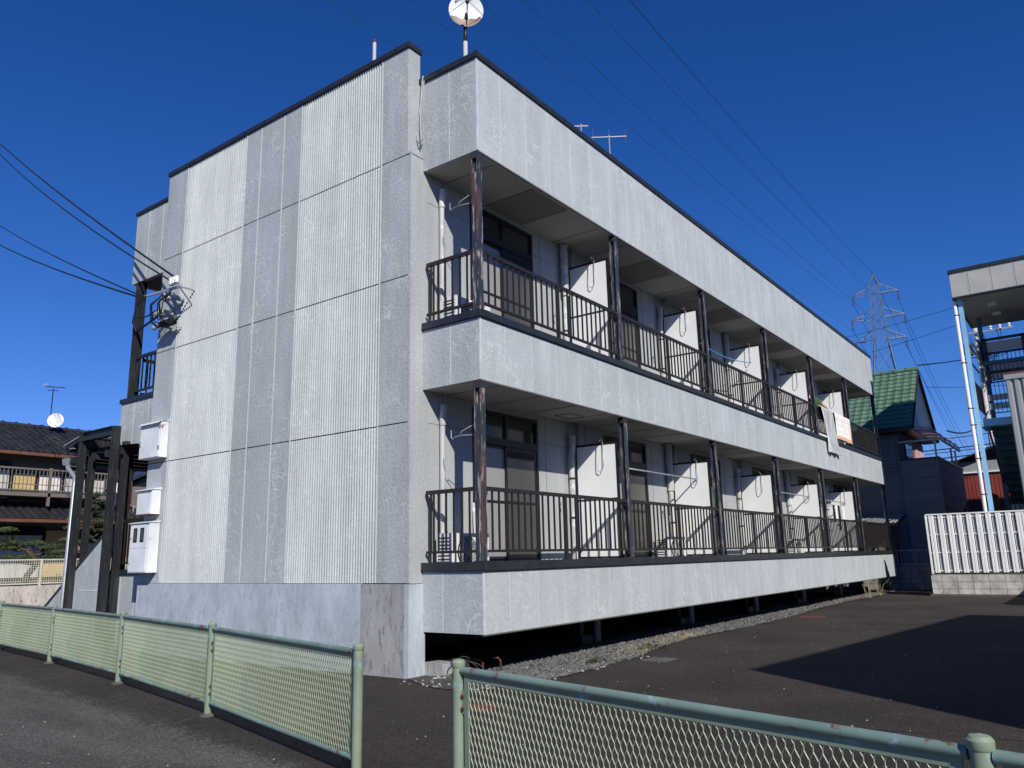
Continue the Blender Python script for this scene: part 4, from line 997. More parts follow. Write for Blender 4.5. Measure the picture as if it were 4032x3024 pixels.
for k in range(700):
    x = random.choice((random.uniform(3.,6.2), random.uniform(15.,21.8))); y = edge_y(x)+random.uniform(-.02,.4); a = random.uniform(0,6.28); h = random.uniform(.03,.09); s = .02
    m.quad((x,y,.01),(x+.006,y,.01),(x+s*math.cos(a)+.004,y+s*math.sin(a),h),(x+s*math.cos(a),y+s*math.sin(a),h))
tag(m.build('grass', M['weed_dry']), 'thin dry grass growing in the gravel along the asphalt edge', 'grass', kind='stuff')

# ------------------------------------------------------------------ RIGHT SIDE: louvre fence on block wall
o = MB().box(19.45,19.60,-7.0,-2.43,0,.615).build('block_wall', M['block'], loc=(19.5,-4.7,0)); tag(o, 'stained low concrete block wall carrying the white louvre fence', 'block wall')
MB().box(19.38,19.66,-7.0,-2.36,.0,.055).build('wall_footing', M['kerb'], o)
r = thing('louvre_fence', (19.5,-4.7,.62), 'white metal fence of upright ribbed boards on the concrete block wall', 'fence')
m = MB(); y = -2.56
while y > -6.9:
    m.prism([(19.44,y),(19.425,y-.012),(19.425,y-.05),(19.445,y-.062),(19.425,y-.074),(19.425,y-.125),(19.44,y-.14),(19.455,y-.14),(19.455,y)], 'z', .66, 2.325); y -= .246
m.build('front_boards', M['louver'], r)
m = MB(); y = -2.56+.085
while y > -6.9: m.box(19.485,19.497,y-.045,y,.66,2.325); y -= .246
m.build('back_boards', M['louver'], r)
MB().box(19.56,19.57,-6.9,-2.5,.64,2.325).build('back_sheet', M['louver_back'], r)
m = MB()
for zz in (.70,1.22,1.74,2.24): m.box(19.456,19.529,-6.9,-2.5,zz,zz+.028)
m.box(19.415,19.55,-6.9,-2.49,2.327,2.362); m.build('cross_rail', M['louver'], r)
for yy in (-2.52,-4.98,-6.9): MB().box(19.42,19.47,yy,yy+.05,.62,2.326).build('post', M['louver'], r)
# something low outside the frame that throws the small shadow on the wall
o = MB().box(14.5,19.4,-6.62,-6.5,0,1.75).build('shadow_wall', M['block'], loc=(17,-6.55,0)); tag(o, 'unseen block wall added past the right edge to throw a small shadow', 'block wall')
# neighbouring building outside the frame (throws the big shadow on the car park)
HN = 6.1; r = thing('neighbour_building', (2,-13.5,0), 'plain grey building standing just outside the right edge of the photo', 'building')
dx, dy = -.59*1.42, -.81*1.42
ax, ay = 2.51+dx*HN, -3.19+dy*HN; bx, by = 12.23+dx*HN, -4.26+dy*HN
vx, vy = (by-ay), -(bx-ax); ln_ = math.hypot(vx, vy); vx, vy = vx/ln_*6.5, vy/ln_*6.5
MB().prism([(ax,ay),(bx,by),(bx+vx,by+vy),(ax+vx,ay+vy)], 'z', 0, HN).build('wall', M['house_siding'], r)
MB().prism([(ax-.0,ay-.0),(bx,by),(bx+vx,by+vy),(ax+vx,ay+vy)], 'z', HN+.001, HN+.03).build('roof', M['coping'], r)
for t_ in (.2,.5,.8):
    wx, wy = ax+(bx-ax)*t_, ay+(by-ay)*t_; MB().box(wx-.7,wx+.7,wy-.05,wy+.06,1.0,2.2).build('window', M['glass_dark'], r)

# ------------------------------------------------------------------ blue stair building
bb = thing('blue_stair_building', (21.5,-6,0), 'tall building with sky blue steel columns, grey fascia and an open metal stair', 'building')
MB().box(19.52,23.7,-6.9,-4.03,8.85,9.62).build('fascia', M['soffit'], bb)
m = MB()
for k in range(5): m.box(19.513,19.53,-4.52-.6*k,-4.505-.6*k,8.852,9.61)
m.build('fascia_joint', M['seam_dark'], bb); m = MB()
for k in range(5): m.box(19.513,19.519,-4.504-.6*k,-4.49-.6*k,8.852,9.61)
m.build('fascia_trim', M['caulk'], bb)
MB().box(19.48,23.75,-6.9,-3.99,9.622,9.72).build('roof_coping', M['coping'], bb)
MB().box(19.50,23.72,-6.9,-4.01,8.80,8.848).build('soffit_edge', M['coping'], bb)
MB().box(19.62,23.6,-6.9,-4.12,8.785,8.799).build('soffit', M['soffit'], bb)
for (xx, yy) in ((20.7,-4.95),(22.0,-4.95)):
    o = MB().box(xx-.09,xx+.09,yy-.12,yy+.12,8.70,8.784).build('soffit_lamp', M['ac_white'], bb)
MB().box(19.7,19.8,-4.25,-4.13,0,8.80).build('column', M['blue_paint'], bb)
MB().box(22.25,22.35,-4.45,-4.33,0,8.78).build('column', M['blue_dark'], bb)
MB().box(22.25,22.35,-5.9,-5.78,0,8.78).build('column', M['blue_dark'], bb)
m = MB().tube([(19.9,-4.24,8.72),(19.78,-4.12,8.74),(19.7,-4.05,8.72),(19.7,-4.04,8.6),(19.7,-4.035,.1)], .052, 14); o = m.build('drainpipe', M['louver'], bb, smooth=True, auto=60)
m = MB()
for zz in (8.3,6.8,5.4,4.9,3.9,2.85): m.tube([(19.7,-4.037,zz),(19.7,-4.037,zz+.03)], .058, 12); m.box(19.69,19.75,-4.15,-4.05,zz,zz+.03)
m.build('pipe_bracket', M['rust_lid'], o)
# landing and flights
MB().box(20.15,21.4,-6.85,-4.20,4.90,5.12).build('landing', M['blue_paint'], bb)
m = MB()
for zz in (4.97, 5.06): m.lathe([(0,0),(.022,0),(.022,.02),(0,.025)], (20.15,-4.25,zz), (-1,0,0), 10)
m.build('bolts', M['blue_paint'], bb)
m = MB()
for k in range(12):
    xx = 20.5+.27*k; zz = 4.86-.20*k; m.box(xx,xx+.27,-5.55,-4.42,zz,zz+.025); m.box(xx,xx+.02,-5.55,-4.42,zz+.026,zz+.20)
m.build('stair_flight', M['blue_dark'], bb)
m = MB()
for yy in (-4.40,-5.58): m.prism([(20.3,4.95),(20.3,4.7),(23.8,2.2),(23.8,2.5)], 'y', yy, yy+.03)
m.build('stringer', M['blue_dark'], bb)
m = MB()
for k in range(11):
    xx = 21.6+.24*k; zz = 5.3+.21*k; m.box(xx,xx+.26,-6.8,-5.75,zz,zz+.025); m.box(xx,xx+.02,-6.8,-5.75,zz-.18,zz)
m.build('stair_flight', M['blue_dark'], bb)
MB().box(21.45,24.2,-5.6,-4.38,7.0,7.12).build('top_landing', M['blue_dark'], bb)
def grille(x, ya, yb, z0_, z1_, bands, step=.115):
    m = MB(); m.box(x-.015,x+.015,ya,yb,z0_,z0_+.03); m.box(x-.02,x+.02,ya,yb,z1_-.04,z1_); y = yb-.02
    while y > ya: m.box(x-.008,x+.008,y-.016,y,z0_+.031,z1_-.041); y -= step
    o = m.build('stair_railing', M['frame'], bb)
    for (za, zb_) in bands:
        b = MB(); y = yb-.04
        while y > ya+.1: b.box(x+.02,x+.03,y-.10,y,za,zb_); b.box(x+.035,x+.04,y-.126,y-.101,za,zb_); y -= .127
        b.build('railing_panel', M['soffit'], o)
grille(21.5,-6.8,-4.35,5.44,6.45,[(5.86,6.05),(5.58,5.78)])
grille(21.46,-6.8,-4.35,6.47,7.36,[(6.80,6.98),(6.53,6.70)])
grille(21.48,-6.8,-4.5,1.9,3.08,[(2.42,2.62),(2.12,2.30)])
m = MB(); y = -4.56
while y > -6.7: m.box(21.5,21.52,y-.95,y,7.42,7.74); y -= 1.05
m.build('screen_panel', M['soffit'], bb); m = MB(); y = -4.44
for k in range(3): m.box(21.47,21.53,y-.12,y,6.4,7.86); y -= 1.07
m.box(21.47,21.54,-6.8,-4.44,7.78,7.86); m.box(21.47,21.54,-6.8,-4.44,7.34,7.40); m.build('screen_frame', M['frame'], bb)
m = MB()
for zz in (2.1,2.9,5.5,6.3,6.9,7.5): m.box(19.82,22.2,-4.2,-4.17,zz,zz+.04)
for k in range(18): m.box(19.95+.13*k,19.965+.13*k,-4.195,-4.175,5.5,6.3); m.box(19.95+.13*k,19.965+.13*k,-4.195,-4.175,2.1,2.9)
m.build('side_railing', M['frame'], bb)
m = MB(); m.box(21.5,24.3,-4.36,-4.33,7.12,7.9); m.build('side_panel', M['blue_dark'], bb)
MB().box(19.7,31,-14,-6.92,0,9.6).build('main_wall', M['soffit'], bb)
r = thing('sheet_metal_screen', (19.62,-6,0), 'tall corrugated grey sheet metal screen with a rusty red top at the right edge', 'metal screen')
m = MB(); y = -5.04; i = 0
while y > -6.9:
    wdt = .20; m.prism([(19.62,y),(19.57,y-.03),(19.57,y-.12),(19.62,y-.15),(19.62,y-.2),(19.635,y-.2),(19.635,y)], 'z', .0, 6.12); y -= wdt
m.build('sheet', M['sheet_grey'], r)
MB().box(19.54,19.66,-6.9,-5.02,6.121,6.27).build('top_flashing', M['sheet_grey'], r); MB().box(19.53,19.67,-6.9,-5.01,6.271,6.31).build('rusty_edge', M['red_siding'], r)

# ------------------------------------------------------------------ tile roof helper
def tile_roof(o, u, v, nu, nv, tw, tl, wave=.035, step=.03, seg=6):
    """o: eave start, u: along eave (unit), v: up the slope (unit)"""
    o, u, v = Vector(o), Vector(u), Vector(v); n = u.cross(v).normalized()
    if n.z < 0: n = -n
    mb = MB()
    for j in range(nv):
        for i in range(nu):
            k = len(mb.v); jit = random.uniform(-.004, .004)
            for (tt, hh) in ((0, step+.006), (1.04, .0)):
                for s_ in range(seg+1):
                    a = s_/seg; h = wave*(.5-.5*math.cos(2*math.pi*a))*(1 if a > .35 else .45)+hh+jit
                    p = o+u*((i+a)*tw)+v*((j+tt)*tl)+n*h; mb.v.append(tuple(p))
            for s_ in range(seg): mb.f.append((k+s_, k+s_+1, k+seg+2+s_, k+seg+1+s_))
            k2 = len(mb.v)
            for s_ in range(seg+1): q = Vector(mb.v[k+s_]); mb.v.append(tuple(q-n*(step+.02)))
            for s_ in range(seg): mb.f.append((k2+s_, k2+s_+1, k+s_+1, k+s_))
    return mb
# ------------------------------------------------------------------ GREEN-ROOFED HOUSE
gh = thing('green_roof_house', (28,0,0), 'two-storey house with a steep green tiled roof and dark grey siding in shade', 'house')
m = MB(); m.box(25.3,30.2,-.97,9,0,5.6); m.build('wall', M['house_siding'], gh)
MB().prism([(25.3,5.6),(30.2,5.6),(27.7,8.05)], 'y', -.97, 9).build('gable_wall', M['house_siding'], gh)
m = MB()
for k in range(13): m.box(25.292,25.303,-.96,8.9,.45*k+.3,.45*k+.31)
m.build('siding_groove', M['groove'], gh)
m = MB()
for k in range(22):
    zz = 5.7+.11*k; hw = (8.05-zz)*1.0; m.box(27.7-hw,27.7+hw,-.982,-.968,zz,zz+.012)
m.build('gable_groove', M['groove'], gh)
MB().box(25.28,25.42,-.99,-.94,0,5.6).build('corner_trim', M['groove'], gh)
vv = Vector((2.75,0,2.62)).normalized()
tile_roof((24.93,-1.55,5.80), (0,1,0), vv, 38, 14, .28, .272, .03, .028).build('roof', M['rooftile_green'], gh)
tile_roof((30.45,9.09,5.80), (0,-1,0), Vector((-2.75,0,2.62)).normalized(), 38, 14, .28, .272, .03, .028).build('roof', M['rooftile_green'], gh)
m = MB()
for k in range(24): m.tube([(27.69,-1.60+.45*k,8.47),(27.69,-1.60+.45*k+.42,8.47),(27.69,-1.60+.45*k+.43,8.49),(27.69,-1.60+.45*k+.47,8.49)], [.10,.10,.12,.12], 10)
m.build('ridge', M['rooftile_green'], gh)
m = MB(); m.bar((24.95,-1.52,5.74),(27.69,-1.52,8.36),.03,.16,up=(0,1,0)); m.bar((27.69,-1.52,8.36),(30.44,-1.52,5.74),.03,.16,up=(0,1,0)); m.build('bargeboard', M['coping'], gh)
MB().box(24.86,25.0,-1.5,9,5.66,5.79).build('gutter', M['coping'], gh)
MB().prism([(25.0,5.70),(30.4,5.70),(27.69,8.30)], 'y', -1.5, -.975).build('soffit', M['coping'], gh)
bx_ = MB().box(25.02,31.0,-2.24,-.975,0,4.56).build('balcony_box', M['house_siding'], gh)
m = MB()
for k in range(10): m.box(25.012,25.025,-2.235,-.98,.45*k+.3,.45*k+.31); m.box(25.03,30.9,-2.248,-2.235,.45*k+.1,.45*k+.11)
m.build('balcony_groove', M['groove'], gh)
MB().box(24.99,31.05,-2.28,-.976,4.561,4.62).build('balcony_coping', M['coping'], gh)
m = MB(); m.box(25.24,25.299,-.80,.15,4.15,5.42); o = m.build('shutter_box', M['house_siding'], gh); m = MB()
for k in range(9): m.box(25.232,25.24,-.74,.10,4.22+.13*k,4.24+.13*k)
m.build('shutter_slat', M['groove'], o)
prof = [(-.98,5.74),(-1.3,5.76),(-1.7,5.75),(-2.05,5.68),(-2.28,5.52),(-2.40,5.32),(-2.43,5.20)]
m = MB()
for (a, b) in zip(prof[:-1], prof[1:]):
    m.quad((25.0,a[0],a[1]),(29.5,a[0],a[1]),(29.5,b[0],b[1]),(25.0,b[0],b[1]))
cn = m.build('balcony_canopy', M['purple'], gh); m = MB()
for xx in (25.0,26.1,27.2,28.3,29.5): m.tube([(xx,a,z+.01) for a, z in prof], .022, 6)
m.bar((25.0,-.98,5.25),(25.0,-2.40,5.25),.05,.06); m.bar((25.0,-2.42,5.2),(29.5,-2.42,5.2),.05,.07)
for (xx, yy) in ((25.02,-2.20),(28.3,-2.25),(29.4,-2.25)): m.box(xx-.03,xx+.03,yy-.03,yy+.03,4.62,5.2)
m.build('canopy_frame', M['galv'], cn)
m = MB(); m.box(26.2,27.4,-1.02,-.98,4.65,5.35); o = m.build('balcony_window', M['glass_dark'], gh); MB().box(26.1,27.5,-1.06,-.975,5.36,5.42).build('window_head', M['coping'], o); MB().box(28.2,30.0,-1.03,-.972,4.63,5.3).build('side_cladding', M['louver'], gh)
# lean-to
lt = thing('lean_to', (24.3,1,0), 'small lean-to with clear corrugated roof beside the dark house wall', 'lean-to')
m = MB(); n = 60
for k in range(n):
    ya = -.85+.07*k; zo = .016*(k % 2); z2_ = .016*((k+1) % 2); m.quad((23.5,ya,2.27+zo),(23.5,ya+.07,2.27+z2_),(25.25,ya+.07,2.60+z2_),(25.25,ya,2.60+zo))
m.build('roof_sheet', M['clear_poly'], lt)
m = MB()
for yy in (-.83,.5,1.9,3.2): m.bar((23.5,yy,2.23),(25.25,yy,2.56),.04,.06)
m.box(23.48,23.53,-.86,3.3,2.18,2.25)
for yy in (-.83,.9,3.2): m.box(23.5,23.56,yy-.03,yy+.03,0,2.18)
m.build('lean_to_frame', M['frame'], lt)
MB().box(24.6,24.65,-.7,3.2,0,2.15).build('back_panel', M['brown_wall'], lt)
# ornamental fence on dark block wall
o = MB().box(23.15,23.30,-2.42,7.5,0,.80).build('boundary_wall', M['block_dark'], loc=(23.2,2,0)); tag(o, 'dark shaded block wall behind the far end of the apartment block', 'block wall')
r = thing('ornamental_fence', (23.2,-1.5,.8), 'low grey metal fence with scrollwork on the shaded block wall', 'fence')
m = MB(); m.box(23.2,23.23,-2.38,4,1.30,1.33); m.box(23.2,23.23,-2.38,4,.83,.86); y = -2.36
while y < 4: m.box(23.207,23.222,y,y+.015,.861,1.299); y += .10
m.build('rails', M['louver_back'], r)
for yc in (-1.36,-1.96,-.76,-.1):
    m = MB()
    for zc_ in (.97,1.08,1.19):
        for s_ in (-1,1): m.tube([(23.19,yc+s_*(.025+.028*math.cos(a*math.pi/5)),zc_+.045*math.sin(a*math.pi/5)) for a in range(11)], .006, 4)
    m.tube([(23.19,yc,.87),(23.19,yc,1.3)], .008, 5); m.build('scrollwork', M['louver_back'], r)
# tree stub
m = MB(); m.tube([(23.9,-2.55,1.6),(23.8,-2.4,2.0),(23.7,-2.25,2.1),(23.6,-2.15,2.06)], [.06,.04,.03,.02], 6); m.tube([(24,-2.6,0),(23.9,-2.55,1.6),(24.0,-2.75,2.3),(24.0,-3.05,2.75),(24.1,-3.1,2.9)], [.09,.07,.05,.04,.03], 7); m.tube([(24.0,-2.95,2.6),(24.1,-3.15,2.65),(24.1,-3.3,2.45)], [.03,.03,.02], 6)
tag(m.build('pruned_tree', M['bark'], loc=(24,-2.6,0), smooth=True), 'bare pruned tree stub showing beside the white louvre fence', 'tree')
# red barn
r = thing('red_shed', (38,-4,0), 'rust red corrugated shed with a pale green upper band, behind the drainpipe', 'shed')
MB().box(36,44,-14,-1.55,0,4.75).build('wall', M['red_siding'], r); m = MB(); y = -1.6
while y > -9: m.box(35.985,36.0,y-.05,y,0,4.75); y -= .16
m.build('corrugation', M['red_siding'], r)
MB().box(35.97,44,-14,-1.53,4.751,5.35).build('upper_band', M['sheet_grey'], r); MB().box(35.9,36.0,-14,-1.5,4.80,4.86).build('flashing', M['louver'], r)
MB().prism([(-1.0,5.22),(-1.2,5.30),(-7.5,7.6),(-14,5.2),(-14,5.0),(-7.5,7.4)], 'x', 35.5, 44).build('roof', M['rooftile_black'], r)
# utility pole
r = thing('utility_pole', (49.2,-1.85,0), 'concrete utility pole crowded with transformers and wires, seen through the blue stair', 'utility pole', 'utility poles')
MB().tube([(49.2,-1.75,0),(49.2,-1.85,15)], [.17,.11], 14).build('shaft', M['stained_wall'], r, smooth=True)
m = MB(); m.bar((49.0,-1.3,14.6),(49.0,-3.9,14.6),.10,.12); m.bar((49.0,-1.3,13.8),(49.0,-2.6,13.8),.1,.1); m.build('cross_arm', M['galv'], r)
for yy in (-2.7,-3.2,-3.7): MB().lathe([(0,0),(.09,.0),(.05,.1),(.11,.14),(.05,.24),(.09,.3),(0,.36)], (49.0,yy,14.66), (0,0,1), 10).build('insulator', M['porcelain'], r)
MB().lathe([(0,0),(.26,0),(.26,.7),(.2,.8),(0,.82)], (48.9,-1.35,13.2), (0,0,1), 14).build('transformer', M['ac_dark'], r)
MB().box(48.8,49.1,-2.6,-1.9,13.3,13.55).build('switch_case', M['porcelain'], r); MB().box(48.9,49.2,-2.3,-2.0,11.6,12.4).build('cabinet', M['galv'], r)
random.seed(5); m = MB()
for k in range(12):
    a = Vector((48.9,random.uniform(-3.7,-1.4),random.uniform(13.6,14.7))); b = Vector((48.9,random.uniform(-2.4,-1.5),random.uniform(10.5,13.4)))
    m.tube([a, a.lerp(b,.3)+Vector((0,-.4,-.5)), a.lerp(b,.7)+Vector((0,-.3,-.5)), b], .025, 4)
m.build('jumper_cables', M['wire'], r)
def far_cable(a, b, sag, rad, label, grp='distribution cables beyond the house'):
    o = wirething(a, b, sag, rad, label, 'wire', 20, grp); return o
far_cable((27.7,-1.6,8.62),(49.2,-1.9,13.1),.05,.030,'straight service cable from the green ridge up to the utility pole','service cables')
for i, (z, s, rd) in enumerate(((6.45,.10,.02),(6.75,.25,.03),(7.1,.05,.02),(5.95,.12,.035),(6.15,.10,.03),(5.55,.10,.02))):
    far_cable((40,4,z-.25),(40,-9,z+.35),s,rd,['thin cable crossing above the canopy level, third lowest between house and drainpipe','drooping thick cable between the purple canopy and the drainpipe','thin upper cable of the bundle right of the purple canopy','thickest straight cable of the bundle right of the purple canopy','straight cable second from the bottom of the bundle by the canopy','lowest thin cable just above the dark balcony wall'][i])
far_cable((30,-2.0,6.15),(49.2,-1.9,9.6),.55,.035,'sagging black cable running up from the canopy to the utility pole')
far_cable((60,9.5,18.45),(60,-3,19.9),.1,.018,'faint wire crossing behind the middle of the pylon')
far_cable((60,6.5,17.0),(60,-3,18.7),.1,.018,'faint wire crossing behind the lower arms of the pylon')
far_cable((33,-1.0,8.65),(33,-6,8.2),.1,.012,'thin near-level wire to the right of the green gable')
r = thing('street_light', (40,-2.9,6.2), 'small white lamp housing hanging on the cables right of the purple canopy', 'street light')
MB().lathe([(0,0),(.16,.0),(.20,.06),(.10,.18),(0,.2)], (40,-2.15,6.35), (0,0,1), 12).build('housing', M['ac_white'], r); MB().box(39.9,40.1,-2.3,-2.0,6.55,6.62).build('hanger', M['galv'], r)

# ------------------------------------------------------------------ PYLON
py = thing('power_pylon', (91.2,11.6,0), 'tall grey steel lattice pylon with six cross-arms beyond the green roof', 'pylon')
pc = Vector((91.2,11.55,0)); ud = Vector((.19,-.98,0)).normalized(); wd = Vector((ud.y,-ud.x,0))   # ud: along the arms (to the right)
def PP(a, b, z): return pc+ud*a+wd*b+Vector((0,0,z))
def halfw(z): return .42 if z > 32.3 else (.42+(32.4-z)*.052 if z > 25 else .80+(25-z)*.105)
legs = []
for sa in (-1,1):
    for sb in (-1,1):
        m = MB(); zz = [0,6,12,18,22,25,28.5,32.4]
        for (za, zb_) in zip(zz[:-1], zz[1:]): m.bar(PP(sa*halfw(za),sb*halfw(za),za), PP(sa*halfw(zb_),sb*halfw(zb_),zb_), .12, .12)
        m.bar(PP(sa*.42,sb*.42,32.4), PP(0,0,33.7), .09, .09)
        m.build('leg', M['pylon'], py)
m = MB(); z = 2.
while z < 32.2:
    st_ = max(1.3, halfw(z)*2.1); zb_ = min(32.4, z+st_)
    for (c1, c2) in (((-1,-1),(1,-1)),((1,-1),(1,1)),((1,1),(-1,1)),((-1,1),(-1,-1))):
        m.bar(PP(c1[0]*halfw(z),c1[1]*halfw(z),z), PP(c2[0]*halfw(zb_),c2[1]*halfw(zb_),zb_), .038, .038)
        m.bar(PP(c2[0]*halfw(z),c2[1]*halfw(z),z), PP(c1[0]*halfw(zb_),c1[1]*halfw(zb_),zb_), .038, .038)
        m.bar(PP(c1[0]*halfw(z),c1[1]*halfw(z),z), PP(c2[0]*halfw(z),c2[1]*halfw(z),z), .038, .038)
    z = zb_
m.build('lattice_bracing', M['pylon'], py)
tips = {}
for lv, (zb_, reach) in enumerate(((31.35,2.45),(28.35,2.85),(25.6,2.7))):
    for s_ in (-1,1):
        m = MB(); hw = halfw(zb_); tip = PP(s_*reach,0,zb_)
        for sb in (-1,1):
            m.bar(PP(s_*hw,sb*hw,zb_-.15), tip, .07, .07); m.bar(PP(s_*hw,sb*hw,zb_+1.0), tip, .06, .06)
            m.bar(PP(s_*(hw+.5*(reach-hw)),sb*hw*.5,zb_-.08), PP(s_*(hw+.45*(reach-hw)),sb*hw*.55,zb_+.5), .04, .04)
        m.bar(PP(s_*(hw+.4*(reach-hw)),-hw*.6,zb_-.1), PP(s_*(hw+.4*(reach-hw)),hw*.6,zb_-.1), .04, .04)
        am = m.build('cross_arm', M['pylon'], py)
        m = MB(); prof = []
        for k in range(10): prof += [(.03,-.12*k-.05),(.15,-.12*k-.08),(.03,-.12*k-.12)]
        m.lathe([(0,0)]+prof+[(0,-1.3)], tip, (0,0,1), 8); m.build('insulator_string', M['insul'], am)
        tips[(lv, s_)] = tip-Vector((0,0,1.3))
tips['peak'] = PP(0,0,33.7)
ends = {'peak': (27.9,10.28,31.6), (0,1): (27.9,10.2,31.5), (1,1): (20.77,8.94,26.5), (2,1): (16.35,9.46,24.), (0,-1): (19.15,14.03,28.), (1,-1): (15.5,15.17,26.3), (2,-1): (11.03,15.35,23.6)}
names = {'peak': 'thin earth wire running to the very tip of the pylon', (0,1): 'power line to the upper right arm of the pylon', (1,1): 'power line to the middle right arm of the pylon', (2,1): 'power line to the lower right arm of the pylon',
         (0,-1): 'power line to the upper left arm of the pylon', (1,-1): 'power line to the middle left arm of the pylon', (2,-1): 'power line to the lower left arm of the pylon'}
for k, e in ends.items():
    a = Vector(e); b = tips[k]; a2 = a+(a-b)*.35
    # straight towards the camera side, gently sagging
    mb = MB(); n = 40; L_ = (b-a2).length
    def pt(t): return a2.lerp(b, t)+Vector((0,0,-.9*4*t*(1-t)+.9*4*.26*.74*(1-t)/.74))
    mb.tube([pt(i/n) for i in range(n+1)], .010 if k == 'peak' else .012, 5); tag(mb.build('power_line', M['wire_far'], loc=tuple(a2)), names[k], 'power line', 'high voltage lines')
    far = Vector((335,28,27))+ud*((k[1]*2.7) if k != 'peak' else 0)+Vector((0,0,({0:4,1:1.5,2:-1}[k[0]]) if k != 'peak' else 8))
    mb = MB(); mb.tube([b.lerp(far, i/30)-Vector((0,0,7*4*(i/30)*(1-i/30))) for i in range(31)], .028, 4); tag(mb.build('power_line', M['wire_far'], loc=tuple(b)), names[k].replace('to the', 'going on beyond the').replace('running', 'leaving'), 'power line', 'high voltage lines')

# ------------------------------------------------------------------ LEFT: yard, wall, house, trees
tag(MB().box(-60,13,18.05,80,0,.86).build('yard_ground', M['gravel_bed']), kind='structure')
o = MB().box(-60,13,17.88,18.04,0,.90).build('retaining_wall', M['stained_wall'], loc=(0,17.95,0)); tag(o, 'stained pinkish concrete retaining wall below the cream mesh fence', 'retaining wall')
r = thing('mesh_fence', (3.4,17.95,.9), 'cream wire mesh fence on top of the stained retaining wall', 'fence')
m = MB(); x = 1.0
while x < 7.8: m.box(x,x+.009,17.93,17.938,.96,1.60); x += .062
z = .96
while z < 1.6: m.box(1,7.8,17.94,17.948,z,z+.009); z += .062
m.box(1,7.8,17.92,17.96,1.60,1.635); m.box(1,7.8,17.925,17.955,.94,.96); m.build('wire_mesh', M['cream'], r)
for xx in (1.45,3.43,5.41,7.4): MB().box(xx-.025,xx+.025,17.90,17.96,.90,1.64).build('post', M['cream'], r)
hs = thing('tiled_house', (5,27,.86), 'brown two-storey house with black tiled roofs and a long railed balcony', 'house')
MB().box(-8,10,26,32,.8,5.75).build('wall', M['brown_wall'], hs)
MB().box(9.42,10.01,25.98,26,3.85,5.35).build('pale_end_wall', M['panel_white'], hs)  # pale strip at the right-hand end of the upper wall
vu = Vector((0,3.75,1.50)).normalized()
tile_roof((-8.5,25.2,5.66), (1,0,0), vu, 68, 15, .28, .27, .045, .035).build('upper_roof', M['rooftile_black'], hs)
MB().prism([(25.25,5.66),(29,7.1),(33,5.6),(33,5.5),(29,6.9),(25.25,5.55)], 'x', -8.4, 10.5).build('roof_deck', M['frame'], hs)
m = MB()
for k in range(38): m.tube([(-8.4+.5*k,28.98,7.22),(-8.4+.5*k+.44,28.98,7.22),(-8.4+.5*k+.46,28.98,7.24),(-8.4+.5*k+.5,28.98,7.24)], [.11,.11,.13,.13], 8)
m.box(-8.4,10.5,28.9,29.05,7.0,7.15); m.build('ridge', M['rooftile_black'], hs)
vl = Vector((0,1.75,.72)).normalized()
tile_roof((-8.5,24.35,3.12), (1,0,0), vl, 69, 7, .28, .27, .045, .035).build('lower_roof', M['rooftile_black'], hs)
m = MB().prism([(24.4,3.12),(26,3.80),(26,3.6),(24.4,3.03)], 'x', -8.4, 10.7); m.build('roof_deck', M['frame'], hs)
for (y, z, xe_) in ((25.12,5.60,10.3),(24.26,3.08,10.6)):
    MB().prism([(y,z-.07),(y-.03,z+.04),(y+.10,z+.04),(y+.08,z-.07)], 'x', -8.4, xe_).build('gutter', M['copper'], hs)
m = MB().tube([(10.2,25.2,5.5),(10.05,25.85,5.25),(10.06,25.92,5.1),(10.06,25.92,3.9)], .05, 8); m.tube([(10.0,25.9,3.9),(10.6,24.4,3.2)], .05, 8); m.build('downpipe', M['copper'], hs, smooth=True)
# balcony
bal = MB().box(-8,8.95,25.0,26,4.0,4.14).build('balcony_slab', M['brown_wall'], hs)
m = MB(); m.box(-8,8.95,25.02,25.07,4.98,5.04); m.box(-8,8.95,25.03,25.06,4.20,4.24); m.box(-8,8.95,25.03,25.06,4.42,4.45); x = 2.0
while x < 8.9: m.box(x,x+.022,25.035,25.055,4.24,4.98); x += .135
m.box(8.9,8.94,25.08,26,4.98,5.04)
for k in range(6): m.box(8.91,8.93,25.2+.13*k,25.22+.13*k,4.14,4.98)
m.build('balcony_railing', M['brown_wall'], bal)
for xx in (6.45,8.88,3.9,1.4): MB().box(xx-.045,xx+.045,25.0,25.09,3.65,5.08).build('balcony_post', M['brown_wall'], bal)
def win(x0_, x1_, z0_, z1_, mat, extra=None):
    o = MB().box(x0_,x1_,25.95,25.99,z0_,z1_).build('window', M['frame'], hs); MB().box(x0_+.05,x1_-.05,25.935,25.949,z0_+.05,z1_-(.35 if extra else .05)).build('window_panel', M[mat], o)
win(3.9,5.42,3.9,5.35,'curtain',1); win(5.48,6.35,3.95,4.98,'shutter_ochre'); win(6.4,7.25,3.95,4.95,'panel_white'); win(7.32,8.2,3.9,5.25,'curtain',1); win(8.25,9.0,3.9,5.25,'curtain',1); win(9.05,9.4,3.9,5.1,'brown_wall')
win(5.0,6.80,1.0,2.95,'curtain',1); win(6.84,7.72,1.0,2.85,'shutter_ochre'); win(3.0,4.9,1.0,2.95,'curtain',1); win(8.2,9.3,1.2,2.8,'curtain',1)
MB().box(7.74,7.92,25.9,26,.86,2.95).build('white_post', M['panel_white'], hs)
